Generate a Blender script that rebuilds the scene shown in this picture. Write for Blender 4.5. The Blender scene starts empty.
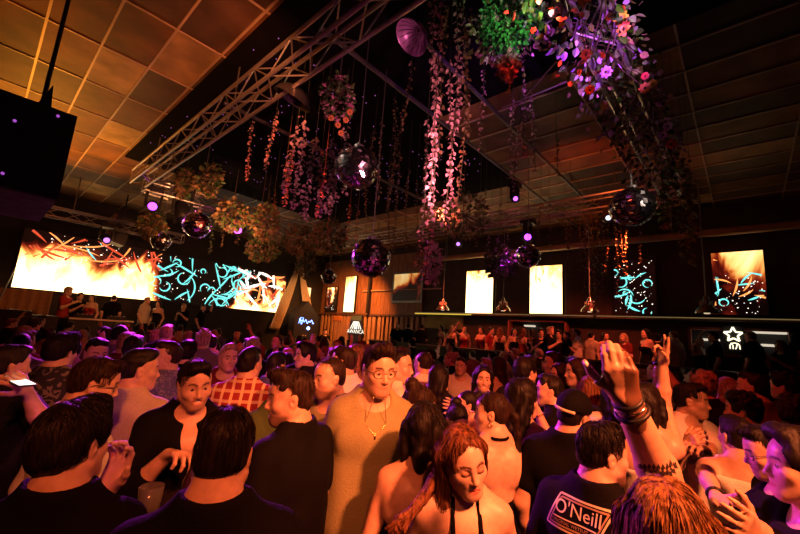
import bpy, math, random
import numpy as np
from mathutils import Vector, Matrix, noise as mnoise
random.seed(7)
rng = np.random.default_rng(7)
SC = bpy.context.scene
COL = SC.collection
PI = math.pi
V = lambda *a: np.array(a, float)

# ------------------------------------------------------------------ camera
# the room frame: X runs along the stage wall, Y runs towards the stage wall, Z is up
EYE = V(0, 0, 1.9)
FPX = 380.984
def _cd(x, y):
    v = V(x - 400, -(y - 267), -FPX)
    return v / np.linalg.norm(v)
_A, _B = _cd(-28, 304), _cd(747, 358)
_A = _A - _B * (_A @ _B); _A /= np.linalg.norm(_A)
RC = np.array([_B, _A, np.cross(_B, _A)])
cam_data = bpy.data.cameras.new('camera')
cam_data.sensor_width = 36.0
cam_data.lens = FPX * 36.0 / 800.0
cam_data.clip_start = 0.05
cam = bpy.data.objects.new('camera', cam_data)
COL.objects.link(cam)
M4 = Matrix([list(RC[0]) + [EYE[0]], list(RC[1]) + [EYE[1]], list(RC[2]) + [EYE[2]], [0, 0, 0, 1]])
cam.matrix_world = M4
SC.camera = cam
FWD = RC @ V(0, 0, -1)
def ray(x, y): return RC @ _cd(x, y)
def at(x, y, d):
    r = ray(x, y); return EYE + r * d / (r @ FWD)
def onplane(x, y, ax, val):
    r = ray(x, y); return EYE + r * (val - EYE[ax]) / r[ax]
def proj(p):
    v = RC.T @ (np.array(p, float) - EYE)
    return 400 + FPX * v[0] / -v[2], 267 - FPX * v[1] / -v[2], -v[2]

# ------------------------------------------------------------------ world, exposure, lights
SC.view_settings.view_transform = 'Standard'
SC.view_settings.look = 'None'
SC.view_settings.exposure = 0.0
SC.view_settings.gamma = 1.0
SC.view_settings.use_curve_mapping = False
wd = bpy.data.worlds.new('night'); SC.world = wd; wd.use_nodes = True
wd.node_tree.nodes['Background'].inputs[0].default_value = (0.02, 0.008, 0.006, 1)
wd.node_tree.nodes['Background'].inputs[1].default_value = 0.02
SC.cycles.max_bounces = 5
SC.cycles.diffuse_bounces = 1
SC.cycles.glossy_bounces = 3
SC.cycles.sample_clamp_indirect = 4.0
SC.cycles.use_denoising = True

def spot(name, loc, to, power, color, angle=60, blend=0.6, size=0.08):
    l = bpy.data.lights.new(name, 'SPOT')
    l.energy = power; l.color = color; l.spot_size = math.radians(angle); l.spot_blend = blend
    l.shadow_soft_size = size
    o = bpy.data.objects.new(name, l); COL.objects.link(o)
    o.location = loc
    o.rotation_euler = (Vector(to) - Vector(loc)).to_track_quat('-Z', 'Y').to_euler()
    return o
LIGHTS = [
    # warm red heads on the truss over the dance floor, around the photographer, plus unseen fill
    ('stage_light_warm_near', (0.6, -1.7, 3.9), (1.95, 0.75, 1.25), 2000, (1.0, 0.19, 0.055), 50, 0.75, 0.12),
    ('stage_light_warm_left', (-0.6, -1.0, 3.7), (1.15, 2.2, 1.5), 450, (1.0, 0.17, 0.05), 42, 0.9, 0.12),
    ('stage_light_red_lounge', (8.75, 6.6, 4.3), (10.2, 6.4, 1.9), 420, (1.0, 0.11, 0.04), 80, 0.8, 0.12),
    ('fill_light_warm_cross', (2.5, -0.9, 3.9), (0.85, 1.95, 1.62), 420, (1.0, 0.22, 0.065), 26, 0.7, 0.1),  # unseen lamp added to brighten the smiling man's face
    ('fill_light_red_far', (2.05, 0.9, 4.75), (4.8, 1.6, 1.4), 420, (1.0, 0.04, 0.013), 80, 0.9, 0.12),  # unseen red fill over the crowd at the right
    ('fill_light_red_floor', (3.0, 4.0, 5.2), (3.6, 7.5, 1.3), 330, (1.0, 0.045, 0.02), 90, 0.9, 0.12),  # unseen red fill over the far dance floor
    ('stage_light_red_balcony', (8.75, 1.6, 4.3), (10.3, 3.2, 1.9), 620, (1.0, 0.11, 0.04), 80, 0.8, 0.12),
    # magenta and violet heads that rake the crowd from the stage side
    ('stage_light_magenta', (4.25, 9.75, 4.3), (1.5, 3.2, 1.6), 5000, (0.85, 0.04, 1.0), 34, 0.6, 0.06),
    ('stage_light_violet_left', (2.3, 9.7, 4.3), (0.6, 2.6, 1.6), 1100, (0.9, 0.05, 1.0), 40, 0.6, 0.06),
    ('stage_light_violet_right', (8.1, 4.0, 4.2), (5.0, 1.7, 1.5), 1300, (0.65, 0.05, 1.0), 34, 0.6, 0.06),
    # violet flower wash, plus unseen lamps added for blooms, leaf strings, bush and trusses
    ('stage_light_flowers', (3.3, 0.2, 3.9), (3.6, 1.1, 4.9), 170, (0.55, 0.08, 1.0), 60, 0.9, 0.04),
    ('fill_light_vines', (2.2, 1.4, 3.0), (3.2, 3.2, 4.2), 150, (1.0, 0.28, 0.36), 85, 0.9, 0.04),  # unseen lamp that brightens the leaf strings
    ('fill_light_blooms', (2.5, -0.5, 3.9), (3.5, 0.75, 4.75), 90, (1.0, 0.75, 0.45), 40, 0.9, 0.04),  # unseen warm lamp added to bring out the bloom colours
    ('fill_light_bush', (2.2, 0.7, 4.1), (2.9, 1.5, 4.85), 75, (0.6, 1.0, 0.5), 34, 0.9, 0.04),  # unseen lamp added to make the bush bright green
    ('fill_light_truss', (0.9, 2.6, 4.2), (2.0, 5.2, 4.95), 420, (1.0, 0.25, 0.075), 66, 0.9, 0.04),  # unseen lamp set to brighten the left truss
    ('fill_light_truss_rear', (5.6, 4.2, 4.2), (8.4, 5.6, 4.9), 190, (1.0, 0.16, 0.16), 80, 0.9, 0.04),  # unseen pinkish lamp added for the rear truss
    ('stage_light_leaves', (3.2, 7.4, 3.6), (3.8, 10.0, 4.4), 260, (1.0, 0.33, 0.13), 95, 0.9, 0.04),
    # unseen spots added to raise glints on the two nearest mirror balls
    ('glint_fill_centre', (0.6, 4.6, 4.9), (2.61, 3.14, 3.71), 240, (1.0, 0.75, 0.6), 16, 0.5, 0.03),
    ('glint_fill_right', (3.2, -1.6, 4.4), (4.64, 0.84, 3.45), 240, (1.0, 0.75, 0.6), 16, 0.5, 0.03),
    ('fill_light_dancers', (3.2, 10.3, 4.5), (2.2, 14.2, 1.9), 220, (1.0, 0.3, 0.08), 60, 0.8, 0.08),  # unseen lamp added to brighten the stage dancers
    ('fill_light_drape', (9.0, 13.2, 4.4), (10.3, 15.9, 3.2), 260, (1.0, 0.45, 0.15), 45, 0.8, 0.08),  # unseen lamp added to brighten the drape
    # warm wash on the timber wall, the ceiling by the stage and the rear ceiling
    ('wall_light_timber', (9.6, 11.5, 4.6), (11.5, 13.5, 2.2), 1500, (1.0, 0.25, 0.045), 100, 0.9, 0.1),
    ('ceiling_light_stage', (0.3, 12.4, 3.0), (0.35, 10.8, 5.6), 850, (1.0, 0.31, 0.022), 100, 1.0, 0.2),
    ('ceiling_light_near', (-1.0, 6.6, 3.9), (0.2, 6.0, 5.6), 50, (1.0, 0.20, 0.02), 100, 1.0, 0.2),
    ('ceiling_light_rear', (6.6, 2.2, 4.5), (8.6, 2.4, 5.6), 45, (1.0, 0.13, 0.02), 120, 1.0, 0.2),
]
for a in LIGHTS: spot(*a)

# ------------------------------------------------------------------ helpers: tags, meshes, materials
def tag(o, label=None, cat=None, group=None, kind=None):
    if label: o['label'] = label
    if cat: o['category'] = cat
    if group: o['group'] = group
    if kind: o['kind'] = kind
    return o
WM = {}
def empty(name, loc, rz=0.0, label=None, cat=None, group=None):
    o = bpy.data.objects.new(name, None); COL.objects.link(o)
    o.empty_display_size = 0.1
    o.location = loc; o.rotation_euler = (0, 0, rz)
    WM[o.name] = (Matrix.Translation(Vector(loc)) @ Matrix.Rotation(rz, 4, 'Z')).inverted()
    return tag(o, label, cat, group)
def copy_tree(o, parent=None):
    c = o.copy(); COL.objects.link(c)
    if parent is not None: c.parent = parent
    if o.name in WM: WM[c.name] = WM[o.name]
    for ch in list(o.children): copy_tree(ch, c)
    return c
def mesh_np(name, verts, faces_flat, loop_tot, mats=(), smooth=True, midx=None):
    me = bpy.data.meshes.new(name)
    verts = np.asarray(verts, np.float32); nl = len(faces_flat); nf = len(loop_tot)
    me.vertices.add(len(verts)); me.vertices.foreach_set('co', verts.ravel())
    me.loops.add(nl); me.loops.foreach_set('vertex_index', np.asarray(faces_flat, np.int32))
    me.polygons.add(nf)
    ls = np.zeros(nf, np.int32); ls[1:] = np.cumsum(loop_tot)[:-1]
    me.polygons.foreach_set('loop_start', ls)
    me.polygons.foreach_set('loop_total', np.asarray(loop_tot, np.int32))
    me.polygons.foreach_set('use_smooth', np.full(nf, smooth))
    for m in mats: me.materials.append(m)
    if midx is not None: me.polygons.foreach_set('material_index', np.asarray(midx, np.int32))
    me.update(calc_edges=True)
    return me
class MB:
    """collects boxes, bars, tubes, lathes and loose faces of ONE part; coordinates are world ones"""
    def __init__(s): s.v = []; s.f = []; s.m = []; s.mi = 0
    def add(s, vs, fs):
        b = len(s.v); s.v.extend([tuple(map(float, p)) for p in vs])
        for f in fs: s.f.append([i + b for i in f]); s.m.append(s.mi)
        return s
    def hexa(s, p):
        return s.add(p, [(0, 3, 2, 1), (4, 5, 6, 7), (0, 1, 5, 4), (1, 2, 6, 5), (2, 3, 7, 6), (3, 0, 4, 7)])
    def box(s, lo, hi):
        (a, b, c), (d, e, f) = lo, hi
        return s.hexa([(a, b, c), (d, b, c), (d, e, c), (a, e, c), (a, b, f), (d, b, f), (d, e, f), (a, e, f)])
    def cbox(s, c, sx, sy, sz, rz=0.0, M=None):
        p = []
        for z in (-1, 1):
            for x, y in ((-1, -1), (1, -1), (1, 1), (-1, 1)):
                q = Vector((x * sx / 2, y * sy / 2, z * sz / 2))
                q = (M @ q) if M is not None else Matrix.Rotation(rz, 3, 'Z') @ q
                p.append((q.x + c[0], q.y + c[1], q.z + c[2]))
        return s.hexa(p)
    def tube(s, pts, r, n=8, cap=True):
        pts = [Vector(p) for p in pts]; rs = r if hasattr(r, '__len__') else [r] * len(pts)
        vs = []; ref = None
        for i, p in enumerate(pts):
            t = (pts[min(i + 1, len(pts) - 1)] - pts[max(i - 1, 0)]).normalized()
            if ref is None: ref = t.orthogonal().normalized()
            ref = (ref - t * ref.dot(t))
            ref = ref.normalized() if ref.length > 1e-6 else t.orthogonal().normalized()
            b = t.cross(ref)
            for k in range(n):
                a = 2 * PI * k / n; q = p + (ref * math.cos(a) + b * math.sin(a)) * rs[i]; vs.append(q[:])
        fs = [(i * n + k, i * n + (k + 1) % n, (i + 1) * n + (k + 1) % n, (i + 1) * n + k) for i in range(len(pts) - 1) for k in range(n)]
        if cap: fs += [tuple(reversed(range(n))), tuple((len(pts) - 1) * n + k for k in range(n))]
        return s.add(vs, fs)
    def lathe(s, c, prof, n=20, M=None):
        vs = []
        for r, z in prof:
            for k in range(n):
                a = 2 * PI * k / n; q = Vector((r * math.cos(a), r * math.sin(a), z))
                if M is not None: q = M @ q
                vs.append((q.x + c[0], q.y + c[1], q.z + c[2]))
        fs = [(i * n + k, i * n + (k + 1) % n, (i + 1) * n + (k + 1) % n, (i + 1) * n + k) for i in range(len(prof) - 1) for k in range(n)]
        return s.add(vs, fs)
    def prism(s, poly, axis, lo, hi):
        """polygon extruded along an axis; poly holds the two other coordinates"""
        def mk(a, b, h): return {0: (h, a, b), 1: (a, h, b), 2: (a, b, h)}[axis]
        n = len(poly); vs = [mk(a, b, lo) for a, b in poly] + [mk(a, b, hi) for a, b in poly]
        return s.add(vs, [tuple(range(n)), tuple(range(n, 2 * n))] + [(k, (k + 1) % n, n + (k + 1) % n, n + k) for k in range(n)])
    def build(s, name, mat, parent=None, smooth=False, label=None):
        mats = mat if isinstance(mat, (list, tuple)) else [mat]
        v = np.array(s.v, np.float32).reshape(-1, 3)
        root = parent
        while root is not None and root.parent is not None: root = root.parent
        if root is not None and root.name in WM:
            m = np.array(WM[root.name]); v = v @ m[:3, :3].T + m[:3, 3]
        flat = [i for f in s.f for i in f]
        me = mesh_np(name, v, flat, [len(f) for f in s.f], mats, smooth, s.m)
        o = bpy.data.objects.new(name, me); COL.objects.link(o)
        if parent is not None: o.parent = parent
        if label: o['label'] = label
        return o

MATS = {}
def nt(name):
    m = bpy.data.materials.new(name); m.use_nodes = True
    t = m.node_tree; b = t.nodes['Principled BSDF']
    MATS[name] = m
    return m, t, b
def lk(t, a, b): t.links.new(a, b)
def nd(t, kind, **kw):
    n = t.nodes.new(kind)
    for k, v in kw.items(): setattr(n, k, v)
    return n
def mat(name, col, rough=0.6, metal=0.0, var=0.15, scale=20.0, bump=0.0, emis=None, estr=0.0, spec=0.5, alpha=1.0, trans=0.0, coord='Object', sss=0.0):
    if name in MATS: return MATS[name]
    m, t, b = nt(name)
    b.inputs['Roughness'].default_value = rough; b.inputs['Metallic'].default_value = metal
    b.inputs['Specular IOR Level'].default_value = spec
    b.inputs['Transmission Weight'].default_value = trans
    if emis is not None:
        b.inputs['Emission Color'].default_value = (*emis, 1); b.inputs['Emission Strength'].default_value = estr
    tc = nd(t, 'ShaderNodeTexCoord'); nz = nd(t, 'ShaderNodeTexNoise')
    nz.inputs['Scale'].default_value = scale; nz.inputs['Detail'].default_value = 4
    lk(t, tc.outputs[coord], nz.inputs['Vector'])
    rp = nd(t, 'ShaderNodeMapRange')
    rp.inputs[1].default_value = 0.3; rp.inputs[2].default_value = 0.7
    rp.inputs[3].default_value = 1 - var; rp.inputs[4].default_value = 1 + var
    lk(t, nz.outputs['Fac'], rp.inputs[0])
    mx = nd(t, 'ShaderNodeVectorMath', operation='SCALE'); mx.inputs[0].default_value = col
    lk(t, rp.outputs[0], mx.inputs['Scale']); lk(t, mx.outputs[0], b.inputs['Base Color'])
    if bump:
        bp = nd(t, 'ShaderNodeBump'); bp.inputs['Strength'].default_value = bump; bp.inputs['Distance'].default_value = 0.01
        lk(t, nz.outputs['Fac'], bp.inputs['Height']); lk(t, bp.outputs[0], b.inputs['Normal'])
    return m
# ------------------------------------------------------------------ room shell
CEIL = 5.6; XW = 12.0; YW = 16.2; XL = -4.5; YR = -6.0
mat('floor_dark', (0.035, 0.03, 0.03), 0.35, 0, 0.4, 3)
mat('wall_black', (0.018, 0.015, 0.014), 0.7, 0, 0.3, 4)
mat('wall_side', (0.05, 0.03, 0.022), 0.7, 0, 0.3, 3)
mat('metal_black', (0.015, 0.015, 0.017), 0.45, 0.3, 0.2, 30)
mat('metal_truss', (0.55, 0.50, 0.47), 0.35, 0.85, 0.12, 30)
mat('metal_grey', (0.25, 0.24, 0.23), 0.4, 0.7, 0.1, 30)
mat('plastic_black', (0.014, 0.013, 0.014), 0.5, 0, 0.15, 50)
mat('bar_white', (0.6, 0.5, 0.38), 0.4, 0.2, 0.1, 20)
def emitm(name, col, st):
    return mat(name, (0.02, 0.02, 0.02), 0.3, 0, 0, 1, emis=col, estr=st)
def wood(name, c1, c2, sc=(14, 14, 1.2), rough=0.55):
    m, t, b = nt(name); tc = nd(t, 'ShaderNodeTexCoord'); mp = nd(t, 'ShaderNodeMapping'); mp.inputs['Scale'].default_value = sc
    nz = nd(t, 'ShaderNodeTexNoise'); nz.inputs['Scale'].default_value = 1.5; nz.inputs['Detail'].default_value = 6; nz.inputs['Distortion'].default_value = 0.6
    lk(t, tc.outputs['Object'], mp.inputs[0]); lk(t, mp.outputs[0], nz.inputs['Vector']); cr = nd(t, 'ShaderNodeValToRGB')
    cr.color_ramp.elements[0].position = 0.32; cr.color_ramp.elements[1].position = 0.7
    cr.color_ramp.elements[0].color = (*c1, 1); cr.color_ramp.elements[1].color = (*c2, 1); lk(t, nz.outputs['Fac'], cr.inputs[0]); lk(t, cr.outputs[0], b.inputs['Base Color'])
    b.inputs['Roughness'].default_value = rough
    return m
wood('timber', (0.16, 0.07, 0.03), (0.42, 0.22, 0.10)); wood('timber_dark', (0.06, 0.03, 0.016), (0.18, 0.09, 0.045)); wood('batten', (0.34, 0.18, 0.09), (0.62, 0.38, 0.20))

def tiles():
    m, t, b = nt('ceiling_tile'); tc = nd(t, 'ShaderNodeTexCoord'); mp = nd(t, 'ShaderNodeMapping')
    mp.inputs['Location'].default_value = (0, -6.475 / 1.22, 0); mp.inputs['Scale'].default_value = (1 / 0.575, 1 / 1.22, 1)
    lk(t, tc.outputs['Object'], mp.inputs[0])
    fl = nd(t, 'ShaderNodeVectorMath', operation='FLOOR'); lk(t, mp.outputs[0], fl.inputs[0])
    wn = nd(t, 'ShaderNodeTexWhiteNoise', noise_dimensions='2D'); lk(t, fl.outputs[0], wn.inputs['Vector'])
    cr = nd(t, 'ShaderNodeValToRGB'); e = cr.color_ramp.elements; e[0].position = 0.0; e[0].color = (0.03, 0.018, 0.012, 1); e[1].position = 1.0; e[1].color = (0.62, 0.44, 0.18, 1)
    for p, c in ((0.12, (0.11, 0.06, 0.035)), (0.7, (0.21, 0.080, 0.022)), (0.88, (0.36, 0.19, 0.06))):
        q = e.new(p); q.color = (*c, 1)
    lk(t, wn.outputs['Value'], cr.inputs[0])
    nz = nd(t, 'ShaderNodeTexNoise'); nz.inputs['Scale'].default_value = 2.2; nz.inputs['Detail'].default_value = 6; lk(t, tc.outputs['Object'], nz.inputs['Vector'])
    rp = nd(t, 'ShaderNodeMapRange'); rp.inputs[1].default_value = 0.35; rp.inputs[2].default_value = 0.65; rp.inputs[3].default_value = 0.55; rp.inputs[4].default_value = 1.15
    lk(t, nz.outputs['Fac'], rp.inputs[0]); sc = nd(t, 'ShaderNodeVectorMath', operation='SCALE'); lk(t, cr.outputs[0], sc.inputs[0]); lk(t, rp.outputs[0], sc.inputs['Scale'])
    lk(t, sc.outputs[0], b.inputs['Base Color']); b.inputs['Roughness'].default_value = 0.6
tiles()
def struct(name, mb, m):
    o = mb.build(name, m); tag(o, kind='structure'); return o
struct('floor', MB().box((XL, YR, -0.2), (XW, YW, 0)), MATS['floor_dark'])
struct('ceiling', MB().box((XL, YR, CEIL), (XW, YW, CEIL + 0.2)), MATS['ceiling_tile'])
struct('wall_back', MB().box((XL, YW, 0), (XW + 0.2, YW + 0.2, CEIL)), MATS['wall_black'])
struct('wall_right', MB().box((XW, YR, 0), (XW + 0.2, YW, CEIL)), MATS['wall_side'])
struct('wall_left', MB().box((XL - 0.2, YR, 0), (XL, YW + 0.2, CEIL)), MATS['wall_black'])
struct('wall_rear', MB().box((XL - 0.2, YR - 0.2, 0), (XW + 0.2, YR, CEIL)), MATS['wall_black'])
g = MB()   # exposed bars between the ceiling tiles
for k in range(-7, 21):
    x = k * 0.575
    g.box((x - 0.014, YR, CEIL - 0.02), (x + 0.014, YW, CEIL - 0.001))
y = 6.475 - 10 * 1.22
while y < YW:
    if y > YR: g.box((XL, y - 0.012, CEIL - 0.016), (XW, y + 0.012, CEIL - 0.002))
    y += 1.22
mat('tee_bar', (0.55, 0.40, 0.26), 0.4, 0.1, 0.15, 3)
struct('trim_1', g, MATS['tee_bar'])
# black dropped panel over the dance floor, with glowing discs standing in for mirror-ball light spots
struct('trim_2', MB().box((1.78, 3.75, CEIL - 0.06), (8.0, 10.6, CEIL - 0.021)), mat('panel_black', (0.006, 0.005, 0.0055), 0.9, 0, 0.2, 5, spec=0.05))
struct('added_shade_sheet', MB().box((1.78, -0.6, CEIL - 0.06), (4.7, 3.74, CEIL - 0.021)), MATS['panel_black'])  # second black sheet, added to darken tiles that get no light
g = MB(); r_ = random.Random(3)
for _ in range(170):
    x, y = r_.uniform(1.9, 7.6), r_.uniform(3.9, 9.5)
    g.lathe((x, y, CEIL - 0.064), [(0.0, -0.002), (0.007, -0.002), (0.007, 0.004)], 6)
tag(g.build('ball_light_spots', emitm('ball_spot_glow', (0.75, 0.2, 0.8), 0.8)), 'tiny violet mirror-ball light spots made as glowing discs over the black dropped ceiling', 'painted light spots', kind='stuff')
# raised side floor behind the parapet, and the stage
struct('floor_balcony', MB().box((9.3, YR, 0), (XW, 12.6, 0.75)), MATS['floor_dark'])
struct('trim_3', MB().box((9.22, YR, 0.0), (9.36, 9.6, 1.6)), mat('parapet', (0.05, 0.04, 0.025), 0.5, 0, 0.4, 2))
struct('trim_4', MB().box((9.16, YR, 1.6), (9.42, 9.6, 1.64)), mat('parapet_cap', (0.06, 0.045, 0.03), 0.35, 0, 0.3, 3))
struct('floor_stage', MB().box((-2.6, 12.9, 0), (9.6, YW, 0.85)), MATS['plastic_black'])
# timber cladding on the right wall, above and between the slats
g = MB()
for k in range(19):
    y0 = 9.55 + k * 0.35
    g.box((XW - 0.05, y0 + 0.004, 2.66), (XW, y0 + 0.346, 5.3))
struct('wall_timber_panel', g, MATS['timber']); 
g = MB(); k = 0; y0 = 9.35; r_ = random.Random(11)
while y0 < 16.0:
    w = r_.choice((0.10, 0.14, 0.18)); g.box((XW - 0.11, y0, 0.75), (XW - 0.04, y0 + w, 2.62)); y0 += w + r_.choice((0.09, 0.13, 0.16))
struct('trim_5', g, MATS['batten'])
struct('trim_6', MB().box((XW - 0.16, 9.3, 2.6), (XW, YW, 2.68)), MATS['timber_dark'])

# ------------------------------------------------------------------ led walls
def fire(name, x0, x1, z0, z1, mode, seed=0.0, ax=0, st=7.0):
    """flames on black: u along the wall, v up"""
    m, t, b = nt(name); b.inputs['Base Color'].default_value = (0.01, 0.01, 0.01, 1); b.inputs['Roughness'].default_value = 0.4
    tc = nd(t, 'ShaderNodeTexCoord'); sx = nd(t, 'ShaderNodeSeparateXYZ'); lk(t, tc.outputs['Object'], sx.inputs[0])
    def mp(out, a, bb, c=0.0, d=1.0):
        q = nd(t, 'ShaderNodeMapRange'); q.clamp = True
        for i, v in zip((1, 2, 3, 4), (a, bb, c, d)): q.inputs[i].default_value = v
        lk(t, out, q.inputs[0]); return q.outputs[0]
    def mth(op, a, bb):
        q = nd(t, 'ShaderNodeMath', operation=op)
        for i, v in enumerate((a, bb)):
            if isinstance(v, (int, float)): q.inputs[i].default_value = v
            else: lk(t, v, q.inputs[i])
        return q.outputs[0]
    u = mp(sx.outputs[ax], x0, x1); v = mp(sx.outputs[2], z0, z1)
    ma = nd(t, 'ShaderNodeMapping'); ma.inputs['Scale'].default_value = (0.9, 0.9, 0.55); ma.inputs['Location'].default_value = (seed, seed * 2, 0); lk(t, tc.outputs['Object'], ma.inputs[0])
    nz = nd(t, 'ShaderNodeTexNoise'); nz.inputs['Scale'].default_value = 1.3; nz.inputs['Detail'].default_value = 5; nz.inputs['Distortion'].default_value = 1.2; lk(t, ma.outputs[0], nz.inputs['Vector'])
    n = mth('MULTIPLY', mth('SUBTRACT', nz.outputs['Fac'], 0.5), 1.6)
    if mode == 'wide':
        # tall white fire to the left, dying out towards the middle, flaring up again at the right
        base = mth('SUBTRACT', 1.28, mth('MULTIPLY', v, 1.32))
        left = mp(u, 0.47, 0.37); right = mth('MULTIPLY', mp(u, 0.66, 0.76), 0.86)
        k = mth('MAXIMUM', left, right)
        h = mth('ADD', mth('MULTIPLY', mth('ADD', base, mth('MULTIPLY', n, mth('ADD', 1.0, mth('MULTIPLY', mp(u, 0.6, 0.7), 1.2)))), k), mth('MULTIPLY', mth('SUBTRACT', k, 1.0), 0.35))
    elif mode == 'white':
        h = mth('ADD', mth('SUBTRACT', 1.6, mth('MULTIPLY', v, 1.0)), mth('MULTIPLY', n, 1.1))
    elif mode == 'dark':
        h = mth('ADD', mth('MULTIPLY', n, 0.9), -0.25)
    else:
        h = mth('ADD', mth('ADD', mth('MULTIPLY', n, 1.5), 0.25), mth('MULTIPLY', mth('SUBTRACT', v, 0.5), 0.7))
    cr = nd(t, 'ShaderNodeValToRGB'); e = cr.color_ramp.elements
    e[0].position = 0.16; e[0].color = (0.004, 0.001, 0.001, 1); e[1].position = 1.0; e[1].color = (1.0, 0.68, 0.30, 1)
    for p, c in ((0.27, (0.10, 0.006, 0.003)), (0.36, (0.26, 0.02, 0.006)), (0.46, (0.55, 0.12, 0.02)), (0.60, (0.9, 0.42, 0.10))): q = e.new(p); q.color = (*c, 1)
    lk(t, h, cr.inputs[0]); lk(t, cr.outputs[0], b.inputs['Emission Color'])
    s2 = mp(h, 0.30, 0.95, 0.8, st); lk(t, s2, b.inputs['Emission Strength'])
    return m
emitm('glow_teal', (0.16, 0.75, 0.68), 1.6); emitm('glow_orange', (1.0, 0.32, 0.08), 1.7); emitm('glow_white', (1.0, 0.9, 0.75), 2.2); emitm('glow_redline', (0.75, 0.08, 0.03), 1.2)
def strokes(mb, P, r_, n, kind, w):
    """ribbons lying on the led face; P(u,v) gives the place on the face"""
    for _ in range(n):
        u, v = r_.uniform(0, P.um), r_.uniform(0, P.vm); a = r_.uniform(0, 6.28); cur = r_.uniform(-2.2, 2.2) if kind == 'curl' else r_.uniform(-0.3, 0.3)
        L = r_.uniform(0.3, 0.75) * min(1.6, P.um / 1.2); pts = []
        for k in range(13):
            pts.append((u, v)); a += cur * 0.22; u += math.cos(a) * L / 12; v += math.sin(a) * L / 12
        sd = []
        for k, (x, y) in enumerate(pts):
            x0, y0 = pts[max(k - 1, 0)]; x1, y1 = pts[min(k + 1, 12)]; dx, dy = x1 - x0, y1 - y0; l = math.hypot(dx, dy) + 1e-9
            ww = w * math.sin(PI * (k + 0.6) / 13.2); sd.append(((x - dy / l * ww, y + dx / l * ww), (x + dy / l * ww, y - dx / l * ww)))
        ok = [k for k in range(13) if all(0.0 < q[0] < P.um and 0.0 < q[1] < P.vm for q in sd[k])]
        for k in range(12):
            if k in ok and k + 1 in ok: mb.add([P(*sd[k][0]), P(*sd[k][1]), P(*sd[k + 1][1]), P(*sd[k + 1][0])], [(0, 1, 2, 3)])
def dots(mb, P, r_, n, s):
    for _ in range(n):
        u, v = r_.uniform(0.03, P.um - 0.03), r_.uniform(0.03, P.vm - 0.03); q = s * r_.uniform(0.4, 1.3)
        mb.add([P(u - q, v), P(u, v - q), P(u + q, v), P(u, v + q)], [(0, 1, 2, 3)])
def led(label, place, w, h, material, jobs, seed, group=None):
    """place(u, v, out) -> world, u and v in metres"""
    c0 = place(w / 2, 0, 0); root = empty('led_screen', c0, 0, label, 'screen', group)
    def slab(mb, u0, u1, v0, v1, o0, o1):
        return mb.hexa([place(u0, v0, o0), place(u1, v0, o0), place(u1, v0, o1), place(u0, v0, o1), place(u0, v1, o0), place(u1, v1, o0), place(u1, v1, o1), place(u0, v1, o1)])
    f = MB()
    for a in ((-.04, w + .04, -.04, 0), (-.04, w + .04, h, h + .04), (-.04, 0, 0, h), (w, w + .04, 0, h)): slab(f, *a, 0, 0.085)
    f.build('frame', MATS['metal_black'], root)
    # the face mesh keeps world-aligned object coordinates, so the flames sit where they were drawn
    d = MB(); slab(d, 0, w, 0, h, 0.0, 0.075); d.build('display_panel', material, root)
    r_ = random.Random(seed)
    for kind, n, wd_, m, (ua, ub, va, vb) in jobs:
        P = lambda u, v, ua=ua, va=va: place(ua + u, va + v, 0.0775)
        P.um, P.vm = ub - ua, vb - va
        g = MB(); (dots(g, P, r_, n, wd_) if kind == 'dots' else strokes(g, P, r_, n, kind, wd_))
        if g.v: g.build('screen_pattern', MATS[m], root)['kind'] = 'stuff'
    return root
X0, W0, Z0, H0 = 0.68, 9.05, 2.48, 1.82
fire('screen_fire_wide', -W0 / 2, W0 / 2, 0, H0, 'wide', 0.7, 0, 4.6)
led('huge led wall of white fire and teal streaks behind the stage', lambda u, v, o: (X0 + u, YW - o, Z0 + v), W0, H0, MATS['screen_fire_wide'],
    [('curl', 34, 0.030, 'glow_teal', (3.5, 7.3, 0.02, 1.8)), ('line', 22, 0.036, 'glow_teal', (3.6, 7.2, 0.02, 1.8)), ('dots', 110, 0.022, 'glow_white', (3.3, 9.0, 0.02, 1.8)), ('line', 9, 0.025, 'glow_orange', (0.3, 3.8, 0.9, 1.82)), ('line', 3, 0.025, 'glow_teal', (0.2, 3.0, 1.0, 1.8)), ('line', 30, 0.035, 'glow_redline', (0.1, 3.8, 0.95, 1.82)), ('line', 20, 0.06, 'glow_white', (6.6, 9.0, 0.1, 1.75)), ('line', 16, 0.05, 'glow_orange', (6.5, 9.0, 0.1, 1.75)), ('line', 12, 0.06, 'glow_redline', (6.8, 9.0, 0.2, 1.8)), ('dots', 60, 0.02, 'glow_white', (0.6, 3.5, 1.0, 1.8))], 5)
G4 = 'portrait led screens on the right wall'
def side(label, y0, y1, z0, z1, mode, seed, jobs, st=7.0):
    w, h = y0 - y1, z1 - z0
    nm = 'screen_side_%s' % mode + str(seed); fire(nm, -w / 2, w / 2, 0, h, mode, seed * 1.37, 1, st)
    return led(label, lambda u, v, o: (XW - 0.02 - o, y0 - u, z0 + v), w, h, MATS[nm], jobs, seed, G4)
side('all white-hot portrait screen nearest the framed mirror', 7.5, 6.42, 2.8, 4.33, 'white', 3, [('dots', 14, 0.02, 'glow_white', (0, 1, 1.1, 1.5))], 4.2)
side('white-hot portrait screen with a red and dark upper corner', 5.1, 4.08, 2.83, 4.35, 'white', 8, [('line', 5, 0.025, 'glow_orange', (0, 0.9, 0.9, 1.5)), ('dots', 30, 0.015, 'glow_white', (0, 1, 1.0, 1.5))], 4.0)
side('black portrait screen with teal scribbles and white dots', 2.67, 1.69, 2.86, 4.34, 'dark', 12, [('curl', 10, 0.02, 'glow_teal', (0, 0.97, 0.0, 1.46)), ('line', 6, 0.03, 'glow_teal', (0, 0.97, 0.0, 1.4)), ('dots', 70, 0.014, 'glow_white', (0, 0.97, 0, 1.46))], 1.2)
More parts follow.
